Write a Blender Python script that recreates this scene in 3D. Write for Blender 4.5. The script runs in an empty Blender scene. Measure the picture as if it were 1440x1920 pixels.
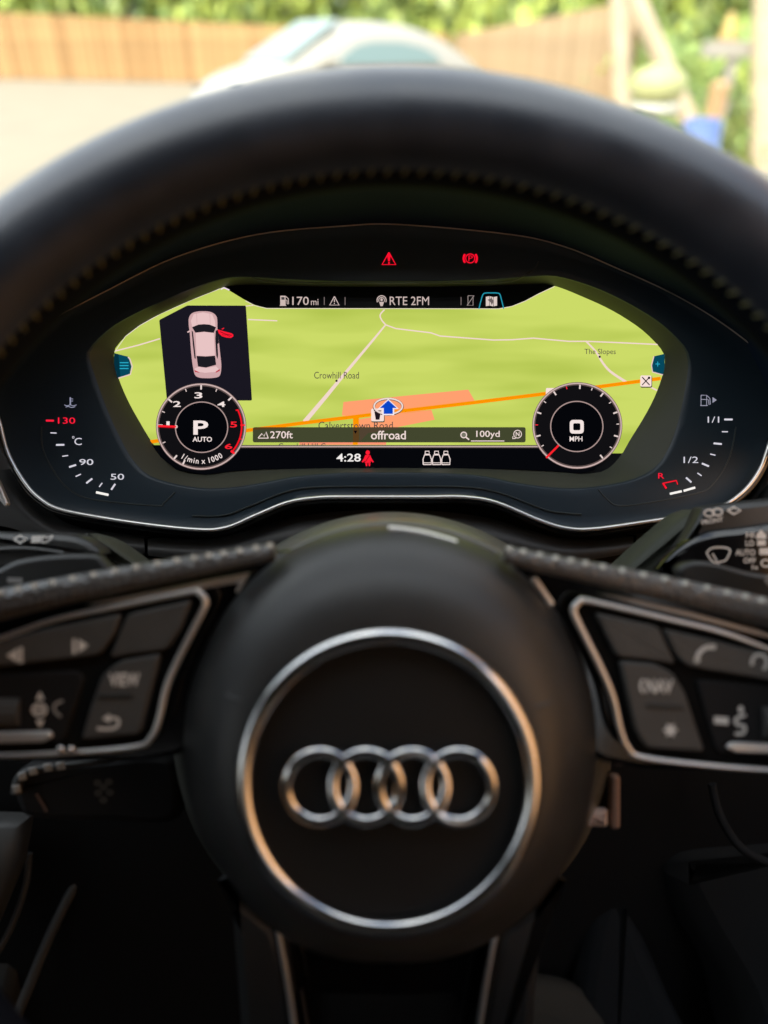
import bpy, bmesh, math, random
from mathutils import Matrix, Vector, Euler, noise
random.seed(7)
R = math.radians
sc = bpy.context.scene

# ------------------------------------------------------------------ camera, world, sun, exposure
F = 1413.0                                   # focal length in photo pixels (1440 x 1920)
PITCH = 31.9
CAM = Vector((0, 0, 1.22))
cam_d = bpy.data.cameras.new('camera')
cam = bpy.data.objects.new('camera', cam_d); sc.collection.objects.link(cam)
cam.matrix_world = Matrix.Translation(CAM) @ Euler((R(90 - PITCH), 0, 0)).to_matrix().to_4x4()
cam_d.sensor_fit = 'VERTICAL'; cam_d.sensor_height = 36.0
cam_d.lens = 36.0 * F / 1920.0
cam_d.clip_start = 0.01; cam_d.clip_end = 600
cam_d.dof.use_dof = True; cam_d.dof.focus_distance = 0.398
cam_d.dof.aperture_fstop = cam_d.lens / 1000 / 0.0077
sc.camera = cam
M = cam.matrix_world.copy()                  # frame of the tilted instrument panel and steering wheel

SUN_EL, SUN_AZ = 46, 214                     # azimuth of the sun, clockwise from +Y
w = bpy.data.worlds.new('World'); sc.world = w; w.use_nodes = True
nt = w.node_tree
sky = nt.nodes.new('ShaderNodeTexSky'); sky.sky_type = 'NISHITA'; sky.sun_disc = False
sky.sun_elevation = R(SUN_EL); sky.sun_rotation = R(SUN_AZ)
sky.air_density = 1.2; sky.dust_density = 3.5
tcw = nt.nodes.new('ShaderNodeTexCoord'); cn = nt.nodes.new('ShaderNodeTexNoise'); cn.inputs['Scale'].default_value = 2.2; cn.inputs['Detail'].default_value = 6
crp = nt.nodes.new('ShaderNodeMapRange'); crp.inputs['From Min'].default_value = 0.40; crp.inputs['From Max'].default_value = 0.56
cmx = nt.nodes.new('ShaderNodeMix'); cmx.data_type = 'RGBA'; cmx.inputs['B'].default_value = (6.2, 6.3, 6.5, 1)      # white cloud added to the unseen sky to brighten and whiten reflections
nt.links.new(tcw.outputs['Generated'], cn.inputs['Vector']); nt.links.new(cn.outputs[0], crp.inputs[0])
nt.links.new(crp.outputs[0], cmx.inputs[0]); nt.links.new(sky.outputs[0], cmx.inputs['A']); nt.links.new(cmx.outputs['Result'], nt.nodes['Background'].inputs[0])
nt.nodes['Background'].inputs[1].default_value = 0.15
sd = bpy.data.lights.new('sun', 'SUN'); sd.energy = 2.1; sd.angle = R(0.5); sd.color = (1.0, 0.93, 0.82)
so = bpy.data.objects.new('sun', sd); sc.collection.objects.link(so)
sv = Vector((math.sin(R(SUN_AZ)) * math.cos(R(SUN_EL)), math.cos(R(SUN_AZ)) * math.cos(R(SUN_EL)), math.sin(R(SUN_EL))))
so.rotation_euler = (-sv).to_track_quat('-Z', 'Y').to_euler(); so.location = sv * 30
EXPO = 1.6
sc.view_settings.view_transform = 'Standard'; sc.view_settings.look = 'None'
sc.view_settings.exposure = EXPO; sc.view_settings.gamma = 1.0
sc.cycles.use_denoising = True
sc.cycles.max_bounces = 8; sc.cycles.transparent_max_bounces = 12
sc.cycles.caustics_reflective = False; sc.cycles.caustics_refractive = False
sc.cycles.sample_clamp_indirect = 6

# ------------------------------------------------------------------ materials
def lin(c):
    return tuple(((x / 255) / 12.92 if x / 255 <= 0.04045 else (((x / 255) + 0.055) / 1.055) ** 2.4) for x in c)

def surf(name, col, rough=0.5, metal=0.0, spec=0.5, bump=0.0, bscale=800.0, kind='noise', vary=0.0, vscale=20.0, coat=0.0, rvar=0.0):
    m = bpy.data.materials.new(name); m.use_nodes = True
    t = m.node_tree; b = t.nodes['Principled BSDF']
    b.inputs['Base Color'].default_value = (*col, 1)
    b.inputs['Roughness'].default_value = rough; b.inputs['Metallic'].default_value = metal
    b.inputs['Specular IOR Level'].default_value = spec
    b.inputs['Coat Weight'].default_value = coat; b.inputs['Coat Roughness'].default_value = 0.05
    tc = t.nodes.new('ShaderNodeTexCoord')
    if bump:
        if kind == 'noise':
            n = t.nodes.new('ShaderNodeTexNoise'); n.inputs['Scale'].default_value = bscale; n.inputs['Detail'].default_value = 4
        else:
            n = t.nodes.new('ShaderNodeTexVoronoi'); n.inputs['Scale'].default_value = bscale
        t.links.new(tc.outputs['Object'], n.inputs['Vector'])
        bp = t.nodes.new('ShaderNodeBump'); bp.inputs['Strength'].default_value = bump
        bp.inputs['Distance'].default_value = 1.0 / bscale * 0.5
        t.links.new(n.outputs[0], bp.inputs['Height']); t.links.new(bp.outputs[0], b.inputs['Normal'])
    if vary or rvar:
        n2 = t.nodes.new('ShaderNodeTexNoise'); n2.inputs['Scale'].default_value = vscale; n2.inputs['Detail'].default_value = 5
        t.links.new(tc.outputs['Object'], n2.inputs['Vector'])
        if vary:
            mx = t.nodes.new('ShaderNodeMapRange')
            mx.inputs['From Min'].default_value = 0.3; mx.inputs['From Max'].default_value = 0.7
            mx.inputs['To Min'].default_value = 1 - vary; mx.inputs['To Max'].default_value = 1 + vary
            vm = t.nodes.new('ShaderNodeVectorMath'); vm.operation = 'SCALE'; vm.inputs[0].default_value = col
            t.links.new(n2.outputs[0], mx.inputs[0]); t.links.new(mx.outputs[0], vm.inputs['Scale'])
            t.links.new(vm.outputs[0], b.inputs['Base Color'])
        if rvar:
            mr = t.nodes.new('ShaderNodeMapRange')
            mr.inputs['From Min'].default_value = 0.3; mr.inputs['From Max'].default_value = 0.7
            mr.inputs['To Min'].default_value = max(0, rough - rvar); mr.inputs['To Max'].default_value = rough + rvar
            t.links.new(n2.outputs[0], mr.inputs[0]); t.links.new(mr.outputs[0], b.inputs['Roughness'])
    return m

_em = {}
def lit(rgb, name=None, gain=1.0):
    k = (rgb, gain)
    if k in _em: return _em[k]
    m = bpy.data.materials.new(name or 'lit_%d_%d_%d' % rgb); m.use_nodes = True
    t = m.node_tree; t.nodes.clear()
    e = t.nodes.new('ShaderNodeEmission'); o = t.nodes.new('ShaderNodeOutputMaterial')
    e.inputs[0].default_value = (*[c / 2 ** EXPO for c in lin(rgb)], 1); e.inputs[1].default_value = gain
    t.links.new(e.outputs[0], o.inputs[0]); _em[k] = m
    return m

def lit_map():
    m = bpy.data.materials.new('map_colour'); m.use_nodes = True
    t = m.node_tree; t.nodes.clear()
    e = t.nodes.new('ShaderNodeEmission'); o = t.nodes.new('ShaderNodeOutputMaterial')
    tc = t.nodes.new('ShaderNodeTexCoord'); mp = t.nodes.new('ShaderNodeMapping')
    mp.inputs['Scale'].default_value = (9, 55, 1)
    n = t.nodes.new('ShaderNodeTexNoise'); n.inputs['Scale'].default_value = 1.0; n.inputs['Detail'].default_value = 2
    rp = t.nodes.new('ShaderNodeValToRGB')
    a = [c / 2 ** EXPO for c in lin((176, 195, 78))]; b = [c / 2 ** EXPO for c in lin((204, 219, 104))]
    rp.color_ramp.elements[0].position = 0.3; rp.color_ramp.elements[0].color = (*a, 1)
    rp.color_ramp.elements[1].position = 0.55; rp.color_ramp.elements[1].color = (*b, 1)
    t.links.new(tc.outputs['Object'], mp.inputs[0]); t.links.new(mp.outputs[0], n.inputs['Vector'])
    t.links.new(n.outputs[0], rp.inputs[0]); t.links.new(rp.outputs[0], e.inputs[0]); t.links.new(e.outputs[0], o.inputs[0])
    return m

leather = surf('black_leather', (0.015, 0.024, 0.042), 0.40, spec=1.0, coat=0.12, bump=0.35, bscale=900, vary=0.2, vscale=60, rvar=0.06)  # navy tint puts the veil of lens flare into the black leather
leather_grain = surf('grained_leather', (0.085, 0.085, 0.085), 0.30, spec=1.0, bump=0.8, bscale=560, kind='voronoi')
soft_black = surf('soft_black_plastic', (0.030, 0.031, 0.030), 0.46, bump=0.25, bscale=1500, vary=0.15, vscale=40)
hub_black = surf('airbag_cover_plastic', (0.036, 0.037, 0.037), 0.37, bump=0.5, bscale=1800, vary=0.12, vscale=30, rvar=0.05)
disc_black = surf('airbag_disc_plastic', (0.009, 0.009, 0.009), 0.6, spec=0.3, bump=0.3, bscale=1800)
matte_black = surf('matte_black_plastic', (0.010, 0.010, 0.011), 0.7, spec=0.3, bump=0.2, bscale=1500, vary=0.2, vscale=30)
deep_black = surf('deep_black_plastic', (0.005, 0.005, 0.005), 0.8, spec=0.15)
visor_black = surf('visor_plastic', (0.006, 0.018, 0.042), 0.8, spec=0.3, bump=0.2, bscale=1200)  # blue mixed into the black for lens haze
face_black = surf('cluster_face_plastic', (0.020, 0.034, 0.048), 0.42, spec=0.35, bump=0.12, bscale=2500)  # bluish lift stands for lens haze over a black face
bezel_black = surf('bezel_plastic', (0.068, 0.072, 0.056), 0.5, spec=0.2, bump=0.1, bscale=1800)
gloss_black = surf('gloss_black_plastic', (0.008, 0.008, 0.009), 0.12, coat=0.3)
button_black = surf('button_plastic', (0.075, 0.075, 0.073), 0.45, bump=0.15, bscale=2500, vary=0.1, vscale=80)
chrome = surf('satin_chrome', (0.90, 0.89, 0.88), 0.17, metal=1.0, rvar=0.04, vscale=200)
satin = surf('satin_aluminium', (0.88, 0.87, 0.85), 0.42, metal=0.75, rvar=0.05, vscale=200)
trim_silver = surf('trim_silver', (0.95, 0.94, 0.92), 0.30, metal=0.8)
brushed_dark = surf('dark_satin_metal', (0.30, 0.29, 0.28), 0.35, metal=1.0)
print_white = surf('printed_symbol_white', (0.85, 0.84, 0.80), 0.5)
print_grey = surf('printed_symbol_grey', (0.42, 0.41, 0.39), 0.5)
thread = surf('olive_thread', (0.28, 0.28, 0.15), 0.9, spec=0.1)
thread_grey = surf('grey_thread', (0.60, 0.60, 0.54), 0.7)
seam_line = surf('groove_plastic', (0.05, 0.06, 0.06), 0.35)
hairline = surf('hairline_edge', (0.50, 0.42, 0.38), 0.4)
carpet = surf('grey_carpet', (0.013, 0.014, 0.015), 0.95, spec=0.1, bump=0.8, bscale=700)
cloth = surf('dark_olive_cloth', (0.030, 0.027, 0.020), 0.9, bump=0.8, bscale=900)
liner = surf('roof_lining', (0.02, 0.02, 0.02), 0.95, spec=0.1)
paint = surf('white_car_paint', (0.36, 0.345, 0.30), 0.4, coat=0.15)

leather.node_tree.nodes['Principled BSDF'].inputs['Coat Roughness'].default_value = 0.22
leather.node_tree.nodes['Principled BSDF'].inputs['Coat Weight'].default_value = 0.3

# ------------------------------------------------------------------ helpers
def C(u, v, d):
    """a point at photo pixel (u, v) and distance d in front of the lens, in the tilted panel frame"""
    return Vector(((u - 720) / F * d, -(v - 960) / F * d, -d))

def ray(u, v):
    return (M.to_3x3() @ Vector(((u - 720) / F, -(v - 960) / F, -1))).normalized()
def G(u, v, z=0.0):
    r = ray(u, v); return CAM + r * ((z - CAM.z) / r.z)
def Wy(u, v, y):
    r = ray(u, v); return CAM + r * (y / r.y)

def tag(o, label=None, cat=None, group=None, kind=None):
    if label: o['label'] = label
    if cat: o['category'] = cat
    if group: o['group'] = group
    if kind: o['kind'] = kind
    return o

anchor = {}
def thing(name, label, cat, at, group=None):
    """Empty at the thing's base in the tilted panel frame"""
    o = bpy.data.objects.new(name, None); sc.collection.objects.link(o)
    o.empty_display_size = 0.05
    o.matrix_world = M @ Matrix.Translation(at)
    anchor[o.name] = Vector(at)
    return tag(o, label, cat, group)

def root(o):
    while o.parent: o = o.parent
    return o

def mesh(name, verts, faces, mat, parent, smooth=True, angle=40):
    a = anchor[root(parent).name] if parent else Vector((0, 0, 0))
    me = bpy.data.meshes.new(name)
    me.from_pydata([tuple(Vector(v) - a) for v in verts], [], faces)
    me.validate()
    if mat: me.materials.append(mat)
    if smooth:
        b = bmesh.new(); b.from_mesh(me); bmesh.ops.recalc_face_normals(b, faces=b.faces); b.to_mesh(me); b.free()
        me.shade_smooth()
        if angle: me.set_sharp_from_angle(angle=R(angle))
    o = bpy.data.objects.new(name, me); sc.collection.objects.link(o)
    if parent: o.parent = parent
    return o

def spline(pts, n=8, closed=False):
    P = [Vector(p) for p in pts]; out = []; N = len(P)
    for i in range(N if closed else N - 1):
        if closed: a, b, c, d = P[(i - 1) % N], P[i], P[(i + 1) % N], P[(i + 2) % N]
        else: a, b, c, d = P[max(i - 1, 0)], P[i], P[i + 1], P[min(i + 2, N - 1)]
        for k in range(n):
            t = k / n
            out.append(0.5 * ((2 * b) + (c - a) * t + (2 * a - 5 * b + 4 * c - d) * t * t + (3 * b - a - 3 * c + d) * t ** 3))
    if not closed: out.append(P[-1].copy())
    return out

def rounded(pts, r, n=5):
    """polygon in pixels with rounded corners of r pixels"""
    P = [Vector(p) for p in pts]; out = []; N = len(P)
    for i in range(N):
        a, b, c = P[i - 1], P[i], P[(i + 1) % N]
        ra = min(r, (a - b).length * 0.45, (c - b).length * 0.45)
        p = b + (a - b).normalized() * ra; q = b + (c - b).normalized() * ra
        for k in range(n + 1):
            t = k / n; out.append((1 - t) ** 2 * p + 2 * t * (1 - t) * b + t * t * q)
    return out

def area(P):
    return 0.5 * sum(P[i - 1].x * P[i].y - P[i].x * P[i - 1].y for i in range(len(P)))

def inset(P, b):
    N = len(P); out = []
    for i in range(N):
        e1 = (P[i] - P[i - 1]); e2 = (P[(i + 1) % N] - P[i])
        e1 = Vector((e1.x, e1.y)); e2 = Vector((e2.x, e2.y))
        if e1.length < 1e-9: e1 = e2
        if e2.length < 1e-9: e2 = e1
        e1.normalize(); e2.normalize()
        n = Vector((-(e1.y + e2.y), e1.x + e2.x))
        if n.length < 1e-6: n = Vector((-e1.y, e1.x))
        n.normalize()
        k = b / max(0.5, n.dot(Vector((-e1.y, e1.x))))
        out.append(Vector((P[i].x + n.x * k, P[i].y + n.y * k, P[i].z)))
    return out

def plate(name, px, d, th, mat, parent, bev=0.0006, dfun=None):
    """solid slab whose front face has the pixel outline px at depth d"""
    P = [C(p[0], p[1], dfun(p[0], p[1]) if dfun else d) for p in px]
    if area(P) < 0: P.reverse()
    N = len(P); loops = []
    b = bev
    for (i, z) in ((b, 0), (b * 0.35, b * 0.3), (0, b)):
        L = inset(P, i) if i else P
        loops.append([Vector((p.x, p.y, p.z - z)) for p in L])
    loops.append([Vector((p.x, p.y, p.z - th)) for p in P])
    V = [v for L in loops for v in L]
    Fc = [tuple(range(N)), tuple(reversed(range(3 * N, 4 * N)))]
    for k in range(3):
        for i in range(N):
            j = (i + 1) % N
            Fc.append((k * N + j, k * N + i, (k + 1) * N + i, (k + 1) * N + j))
    o = mesh(name, V, Fc, mat, parent)
    for pf in o.data.polygons:
        if len(pf.vertices) > 4: pf.use_smooth = False
    return o

def loft(name, loops, mat, parent, closed=True, cap0=False, cap1=False, angle=40):
    N = len(loops[0]); V = [v for L in loops for v in L]; Fc = []
    for k in range(len(loops) - 1):
        for i in range(N if closed else N - 1):
            j = (i + 1) % N
            Fc.append((k * N + i, k * N + j, (k + 1) * N + j, (k + 1) * N + i))
    if cap0: Fc.append(tuple(reversed(range(N))))
    if cap1: Fc.append(tuple(range((len(loops) - 1) * N, len(loops) * N)))
    return mesh(name, V, Fc, mat, parent, angle=angle)

def tube(name, pts, rad, mat, parent, seg=10, closed=False, up=Vector((0, 0, 1)), flat=1.0, power=1.0):
    """sweep; rad number or function of 0..1; flat = thickness along up over width"""
    n = len(pts); loops = []
    for i, p in enumerate(pts):
        a = pts[(i - 1) % n] if (closed or i) else pts[0]
        b = pts[(i + 1) % n] if (closed or i < n - 1) else pts[-1]
        t = (b - a).normalized(); s = t.cross(up)
        if s.length < 1e-6: s = t.cross(Vector((0, 1, 0)))
        s.normalize(); q = s.cross(t).normalized()
        r = rad(i / (n - 1)) if callable(rad) else rad
        L = []
        for k in range(seg):
            f = 2 * math.pi * k / seg; cx, sx = math.cos(f), math.sin(f)
            if power != 1.0:
                cx = math.copysign(abs(cx) ** power, cx); sx = math.copysign(abs(sx) ** power, sx)
            L.append(p + s * cx * r + q * sx * r * flat)
        loops.append(L)
    V = [v for L in loops for v in L]; Fc = []
    for k in range(n if closed else n - 1):
        k2 = (k + 1) % n
        for i in range(seg):
            j = (i + 1) % seg
            Fc.append((k * seg + i, k * seg + j, k2 * seg + j, k2 * seg + i))
    if not closed:
        Fc.append(tuple(reversed(range(seg)))); Fc.append(tuple(range((n - 1) * seg, n * seg)))
    return mesh(name, V, Fc, mat, parent, angle=60)

def sheet(name, polys, d, mat, parent):
    """flat print or screen picture: filled pixel outlines at depth d"""
    V, Fc = [], []
    for px in polys:
        P = [C(p[0], p[1], d) for p in px]
        if area(P) < 0: P.reverse()
        Fc.append(tuple(range(len(V), len(V) + len(P)))); V += P
    return mesh(name, V, Fc, mat, parent, smooth=False)

def stroke_poly(pts, wd):
    P = [Vector(p[:2]) for p in pts]; L, Rr = [], []
    for i, p in enumerate(P):
        a = P[max(i - 1, 0)]; b = P[min(i + 1, len(P) - 1)]
        t = (b - a).normalized(); n = Vector((-t.y, t.x))
        h = (wd(i / (len(P) - 1)) if callable(wd) else wd) / 2
        L.append(p + n * h); Rr.append(p - n * h)
    return [[L[i], L[i + 1], Rr[i + 1], Rr[i]] for i in range(len(P) - 1)]

def stroke(name, pts, wd, d, mat, parent):
    return sheet(name, stroke_poly(pts, wd), d, mat, parent)

def ell(cx, cy, rx, ry, n=48, a0=0, a1=360):
    m = n if a1 - a0 >= 360 else n + 1
    return [(cx + rx * math.cos(R(a0 + (a1 - a0) * k / n)), cy - ry * math.sin(R(a0 + (a1 - a0) * k / n))) for k in range(m)]

def ring_poly(cx, cy, rx, ry, wd, n=64, a0=0, a1=360):
    o = ell(cx, cy, rx, ry, n, a0, a1); i = ell(cx, cy, rx - wd, ry - wd, n, a0, a1); m = len(o)
    return [[o[k], o[(k + 1) % m], i[(k + 1) % m], i[k]] for k in range(m if a1 - a0 >= 360 else m - 1)]

def glyphs(body, bold=0.0):
    c = bpy.data.curves.new('t', 'FONT'); c.body = body; c.resolution_u = 3; c.offset = bold
    o = bpy.data.objects.new('t', c); sc.collection.objects.link(o)
    me = bpy.data.meshes.new_from_object(o)
    vs = [v.co.copy() for v in me.vertices]; fs = [tuple(p.vertices) for p in me.polygons]
    bpy.data.objects.remove(o); bpy.data.curves.remove(c); bpy.data.meshes.remove(me)
    return vs, fs

def text(body, box, d, mat, parent, name='lettering', bold=0.0, rot=0.0, proud=0.0):
    vs, fs = glyphs(body, bold)
    x0, x1 = min(v.x for v in vs), max(v.x for v in vs); y0, y1 = min(v.y for v in vs), max(v.y for v in vs)
    u0, v0, u1, v1 = box; cu, cv = (u0 + u1) / 2, (v0 + v1) / 2; P = []
    for v in vs:
        a = (v.x - x0) / max(x1 - x0, 1e-6) - 0.5; b = (v.y - y0) / max(y1 - y0, 1e-6) - 0.5
        du, dv = a * (u1 - u0), -b * (v1 - v0)
        cr, sr = math.cos(R(rot)), math.sin(R(rot))
        P.append(C(cu + du * cr + dv * sr, cv - du * sr + dv * cr, d))
    return mesh(name, P, fs, mat, parent, smooth=False)

# ================================================================== SETTING OUTSIDE (world frame)
def wmesh(name, verts, faces, mat, parent=None, smooth=False, angle=None):
    me = bpy.data.meshes.new(name); me.from_pydata([tuple(v) for v in verts], [], faces); me.validate()
    if mat: me.materials.append(mat)
    if smooth:
        me.shade_smooth()
        if angle: me.set_sharp_from_angle(angle=R(angle))
    o = bpy.data.objects.new(name, me); sc.collection.objects.link(o)
    if parent: o.parent = parent
    return o
def wthing(name, label, cat, loc, rz=0, group=None):
    o = bpy.data.objects.new(name, None); sc.collection.objects.link(o)
    o.location = loc; o.rotation_euler = (0, 0, rz); o.empty_display_size = 0.3
    return tag(o, label, cat, group)
def box(x0, x1, y0, y1, z0, z1):
    V = [(x0, y0, z0), (x1, y0, z0), (x1, y1, z0), (x0, y1, z0), (x0, y0, z1), (x1, y0, z1), (x1, y1, z1), (x0, y1, z1)]
    return V, [(3, 2, 1, 0), (4, 5, 6, 7), (0, 1, 5, 4), (1, 2, 6, 5), (2, 3, 7, 6), (3, 0, 4, 7)]
def join(parts):
    V, Fc = [], []
    for v, f in parts:
        k = len(V); V += list(v); Fc += [tuple(i + k for i in q) for q in f]
    return V, Fc

gravel = surf('pale_gravel', (0.275, 0.24, 0.175), 0.95, bump=0.06, bscale=40, vary=0.08, vscale=1.2)
# ground: one sheet to the horizon, finer near the car
V, Fc = [], []
xs = [-300, -120, -50] + [i * 1.5 for i in range(-20, 21)] + [50, 120, 300]
ys = [-300, -100, -30] + [i * 1.5 for i in range(-6, 28)] + [60, 120, 300]
for y in ys:
    for x in xs:
        V.append((x, y, 0.03 * noise.noise(Vector((x * 0.3, y * 0.3, 0)))))
nx = len(xs)
for j in range(len(ys) - 1):
    for i in range(nx - 1):
        a = j * nx + i; Fc.append((a, a + 1, a + nx + 1, a + nx))
tag(wmesh('ground', V, Fc, gravel, smooth=True), kind='structure')

wood = [surf('fence_board_wood_%s' % n, c, 0.8, bump=0.3, bscale=60, vary=0.18, vscale=6) for n, c in
        (('orange', (0.36, 0.22, 0.092)), ('honey', (0.40, 0.255, 0.11)), ('brown', (0.29, 0.165, 0.065)))]
wood_pale = [surf('pale_board_wood_%s' % n, c, 0.8, bump=0.3, bscale=60, vary=0.15, vscale=6) for n, c in
             (('tan', (0.43, 0.30, 0.165)), ('straw', (0.47, 0.335, 0.195)), ('beige', (0.39, 0.26, 0.14)))]
wood_bounce = [surf('bounce_board_wood', (0.66, 0.34, 0.13), 0.8, bump=0.3, bscale=60, vary=0.15, vscale=6)]  # brighter orange, for warm bounce from the added side fence
post_wood = surf('fence_post_wood', (0.42, 0.27, 0.15), 0.85, bump=0.3, bscale=60)

def fence(name, label, A, B, hA, hB, mats, bw=0.15, gap=0.012):
    A = Vector(A); B = Vector(B); L = (B - A).length; ang = math.atan2(B.y - A.y, B.x - A.x)
    t = wthing(name, label, 'fence', (A.x, A.y, 0), ang)
    n = int(L / bw); shared = {}
    for i in range(n):
        h = hA + (hB - hA) * (i + 0.5) / n + random.uniform(-0.012, 0.012)
        k = (round(h, 1), random.randrange(len(mats)))
        if k not in shared:
            o = wmesh('board', *box(0, bw - gap, -0.011, 0.011, 0.02, k[0]), mats[k[1]], t); shared[k] = o.data
        else:
            o = bpy.data.objects.new('board', shared[k]); sc.collection.objects.link(o); o.parent = t
        o.location = (i * bw, random.uniform(-0.006, 0.006), 0); o.scale.z = h / k[0]
    for z in (0.35, min(hA, hB) * 0.5, min(hA, hB) - 0.3):
        wmesh('rail', *box(0, L, 0.02, 0.06, z, z + 0.09), post_wood, t)
    for i in range(int(L / 2.4) + 1):
        x = min(i * 2.4, L - 0.05)
        wmesh('post', *box(x - 0.045, x + 0.045, 0.065, 0.155, 0, hA + (hB - hA) * x / L - 0.05), post_wood, t)
    return t

def top_h(u, v, base):
    """height whose top projects to pixel row v above ground point base"""
    r = ray(u, v); k = math.hypot(base.x, base.y) / math.hypot(r.x, r.y); return CAM.z + r.z * k
a = G(-260, 143); b = G(845, 166)
dL = G(0, 150)
fence('board_fence', 'orange brown vertical board fence across the far side of the yard', (a.x, a.y), (b.x, b.y),
      top_h(-260, 10, a), top_h(845, 64, b), wood)
c = G(1150, 300)
fence('board_fence', 'pale tan board fence running towards the car on the right', (b.x + 0.08, b.y), (c.x, c.y),
      top_h(850, 66, b), top_h(1150, 2, c), wood_pale, bw=0.14)
fence('board_fence', 'tall orange board fence added out of view to throw warm light on the hub', (1.75, 2.0), (1.75, -6.0), 2.6, 2.6, wood_bounce)  # unseen fence, raised and set close for copper reflections
fence('board_fence', 'board fence behind the parked car', (1.6, -6.15), (-9.0, -6.15), 1.9, 1.9, wood_pale)

# ---- trees
leafm = [surf('leaf_%s' % n, c, 0.6, spec=0.3) for n, c in (('dark', (0.20, 0.29, 0.12)), ('mid', (0.28, 0.39, 0.12)), ('bright', (0.42, 0.50, 0.11)), ('olive', (0.34, 0.40, 0.15)))]
for m in leafm:
    b_ = m.node_tree.nodes['Principled BSDF']; b_.inputs['Transmission Weight'].default_value = 0.0
bark = surf('bark', (0.11, 0.08, 0.055), 0.9, bump=0.8, bscale=30)
def crown_mesh(seed, rx, rz, n, leaf):
    rnd = random.Random(seed); V, Fc, mi = [], [], []
    cl = [Vector((rnd.gauss(0, 0.5) * rx, rnd.gauss(0, 0.5) * rx, rnd.uniform(-0.8, 0.9) * rz)) for _ in range(26)]
    cm = [rnd.choice((0, 1, 1, 2, 2, 3)) for _ in cl]
    for i in range(n):
        k = rnd.randrange(len(cl)); c0 = cl[k]; s = 0.34 * rx
        p = c0 + Vector((rnd.gauss(0, s), rnd.gauss(0, s), rnd.gauss(0, s * 0.8)))
        e = Euler((rnd.uniform(-1.2, 1.2), rnd.uniform(-1.2, 1.2), rnd.uniform(0, 6.28))).to_matrix()
        L = leaf * rnd.uniform(0.7, 1.4); b0 = len(V)
        for q in ((-L, 0, 0), (0, -L * 0.5, 0.1 * L), (L, 0, 0), (0, L * 0.5, 0.1 * L)): V.append(p + e @ Vector(q))
        Fc.append((b0, b0 + 1, b0 + 2, b0 + 3)); mi.append(cm[k] if rnd.random() < 0.8 else rnd.randrange(4))
    me = bpy.data.meshes.new('crown'); me.from_pydata([tuple(v) for v in V], [], Fc)
    for m in leafm: me.materials.append(m)
    me.polygons.foreach_set('material_index', mi)
    return me
crowns = [crown_mesh(s, 1.5, 1.7, 2600, 0.13) for s in range(3)]
def tree(label, x, y, h, s, k, group='trees beyond the fences'):
    t = wthing('broadleaf_tree', label, 'tree', (x, y, 0), random.uniform(0, 6), group)
    pts = [Vector((0.08 * math.sin(i), 0.06 * math.cos(i * 1.7), h * 0.8 * i / 5)) for i in range(6)]
    loops = [[p + Vector((math.cos(a_) * (0.14 - 0.018 * i) * s, math.sin(a_) * (0.14 - 0.018 * i) * s, 0)) for a_ in [2 * math.pi * q / 8 for q in range(8)]] for i, p in enumerate(pts)]
    VV = [v for L in loops for v in L]; FF = []
    for q in range(5):
        for i in range(8):
            FF.append((q * 8 + i, q * 8 + (i + 1) % 8, (q + 1) * 8 + (i + 1) % 8, (q + 1) * 8 + i))
    for l in range(5):                                            # limbs
        a_ = l * 2.2; p0 = pts[2 + l % 3]; p1 = p0 + Vector((math.cos(a_) * 0.9 * s, math.sin(a_) * 0.9 * s, 0.7 * s)); k0 = len(VV)
        for p, r_ in ((p0, 0.05 * s), (p1, 0.02 * s)):
            for q in range(5): VV.append(p + Vector((math.cos(q * 1.257) * r_, math.sin(q * 1.257) * r_, 0)))
        for q in range(5): FF.append((k0 + q, k0 + (q + 1) % 5, k0 + 5 + (q + 1) % 5, k0 + 5 + q))
    wmesh('trunk', VV, FF, bark, t, smooth=True)
    c_ = bpy.data.objects.new('crown', crowns[k % 3]); sc.collection.objects.link(c_); c_.parent = t
    c_.location = (0, 0, h * 0.62); c_.scale = (s, s, s * h / 3.6)
    return t
rt = random.Random(3)
tl = [(-60, 24, 'leftmost broadleaf tree above the orange fence'), (110, 25, 'dull green tree beyond the left stretch of fence'),
      (240, 23, 'bright green tree above the orange fence left of the white car bonnet'), (360, 24, 'yellow green tree above the fence over the white bonnet'),
      (480, 23.5, 'broadleaf tree above the fence over the car windscreen'), (610, 24, 'broadleaf tree just left of the white car roof'),
      (730, 25, 'broadleaf tree straight behind the white car roof'), (850, 24.5, 'broadleaf tree behind the corner of the two fences'),
      (960, 22, 'green tree above the pale tan fence'), (1070, 20, 'dark green tree above the near end of the tan fence'),
      (1210, 15, 'green tree right of the leaning pale pole'), (1300, 17, 'dark tree behind the yard clutter'),
      (1400, 13, 'yellow green tree by the right hand post'), (1520, 15, 'rightmost tree beyond the right hand post')]
for i, (u, y, lb) in enumerate(tl):
    y += (19 if u < 1000 else 12) ; p = Wy(u, 80, y); s = rt.uniform(1.9, 2.3)
    tree(lb, p.x, p.y, 6.6 if i % 2 else 5.6, s, i)
# low shrubs among clutter, right
shrub_me = crown_mesh(11, 0.8, 0.6, 1500, 0.06)
for i, (u, y, lb) in enumerate(((1270, 10.5, 'low green shrub behind the blue drum'), (1385, 9.5, 'low yellow green shrub beside the right post'), (1215, 12.5, 'low shrub right of the tan fence end'))):
    p = Wy(u, 200, y); o = bpy.data.objects.new('shrub', shrub_me); sc.collection.objects.link(o)
    o.location = (p.x, p.y, 0.55); o.rotation_euler = (0, 0, i * 2.0); o.scale = (0.8, 0.8, 1.0); tag(o, lb, 'shrub')

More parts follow.
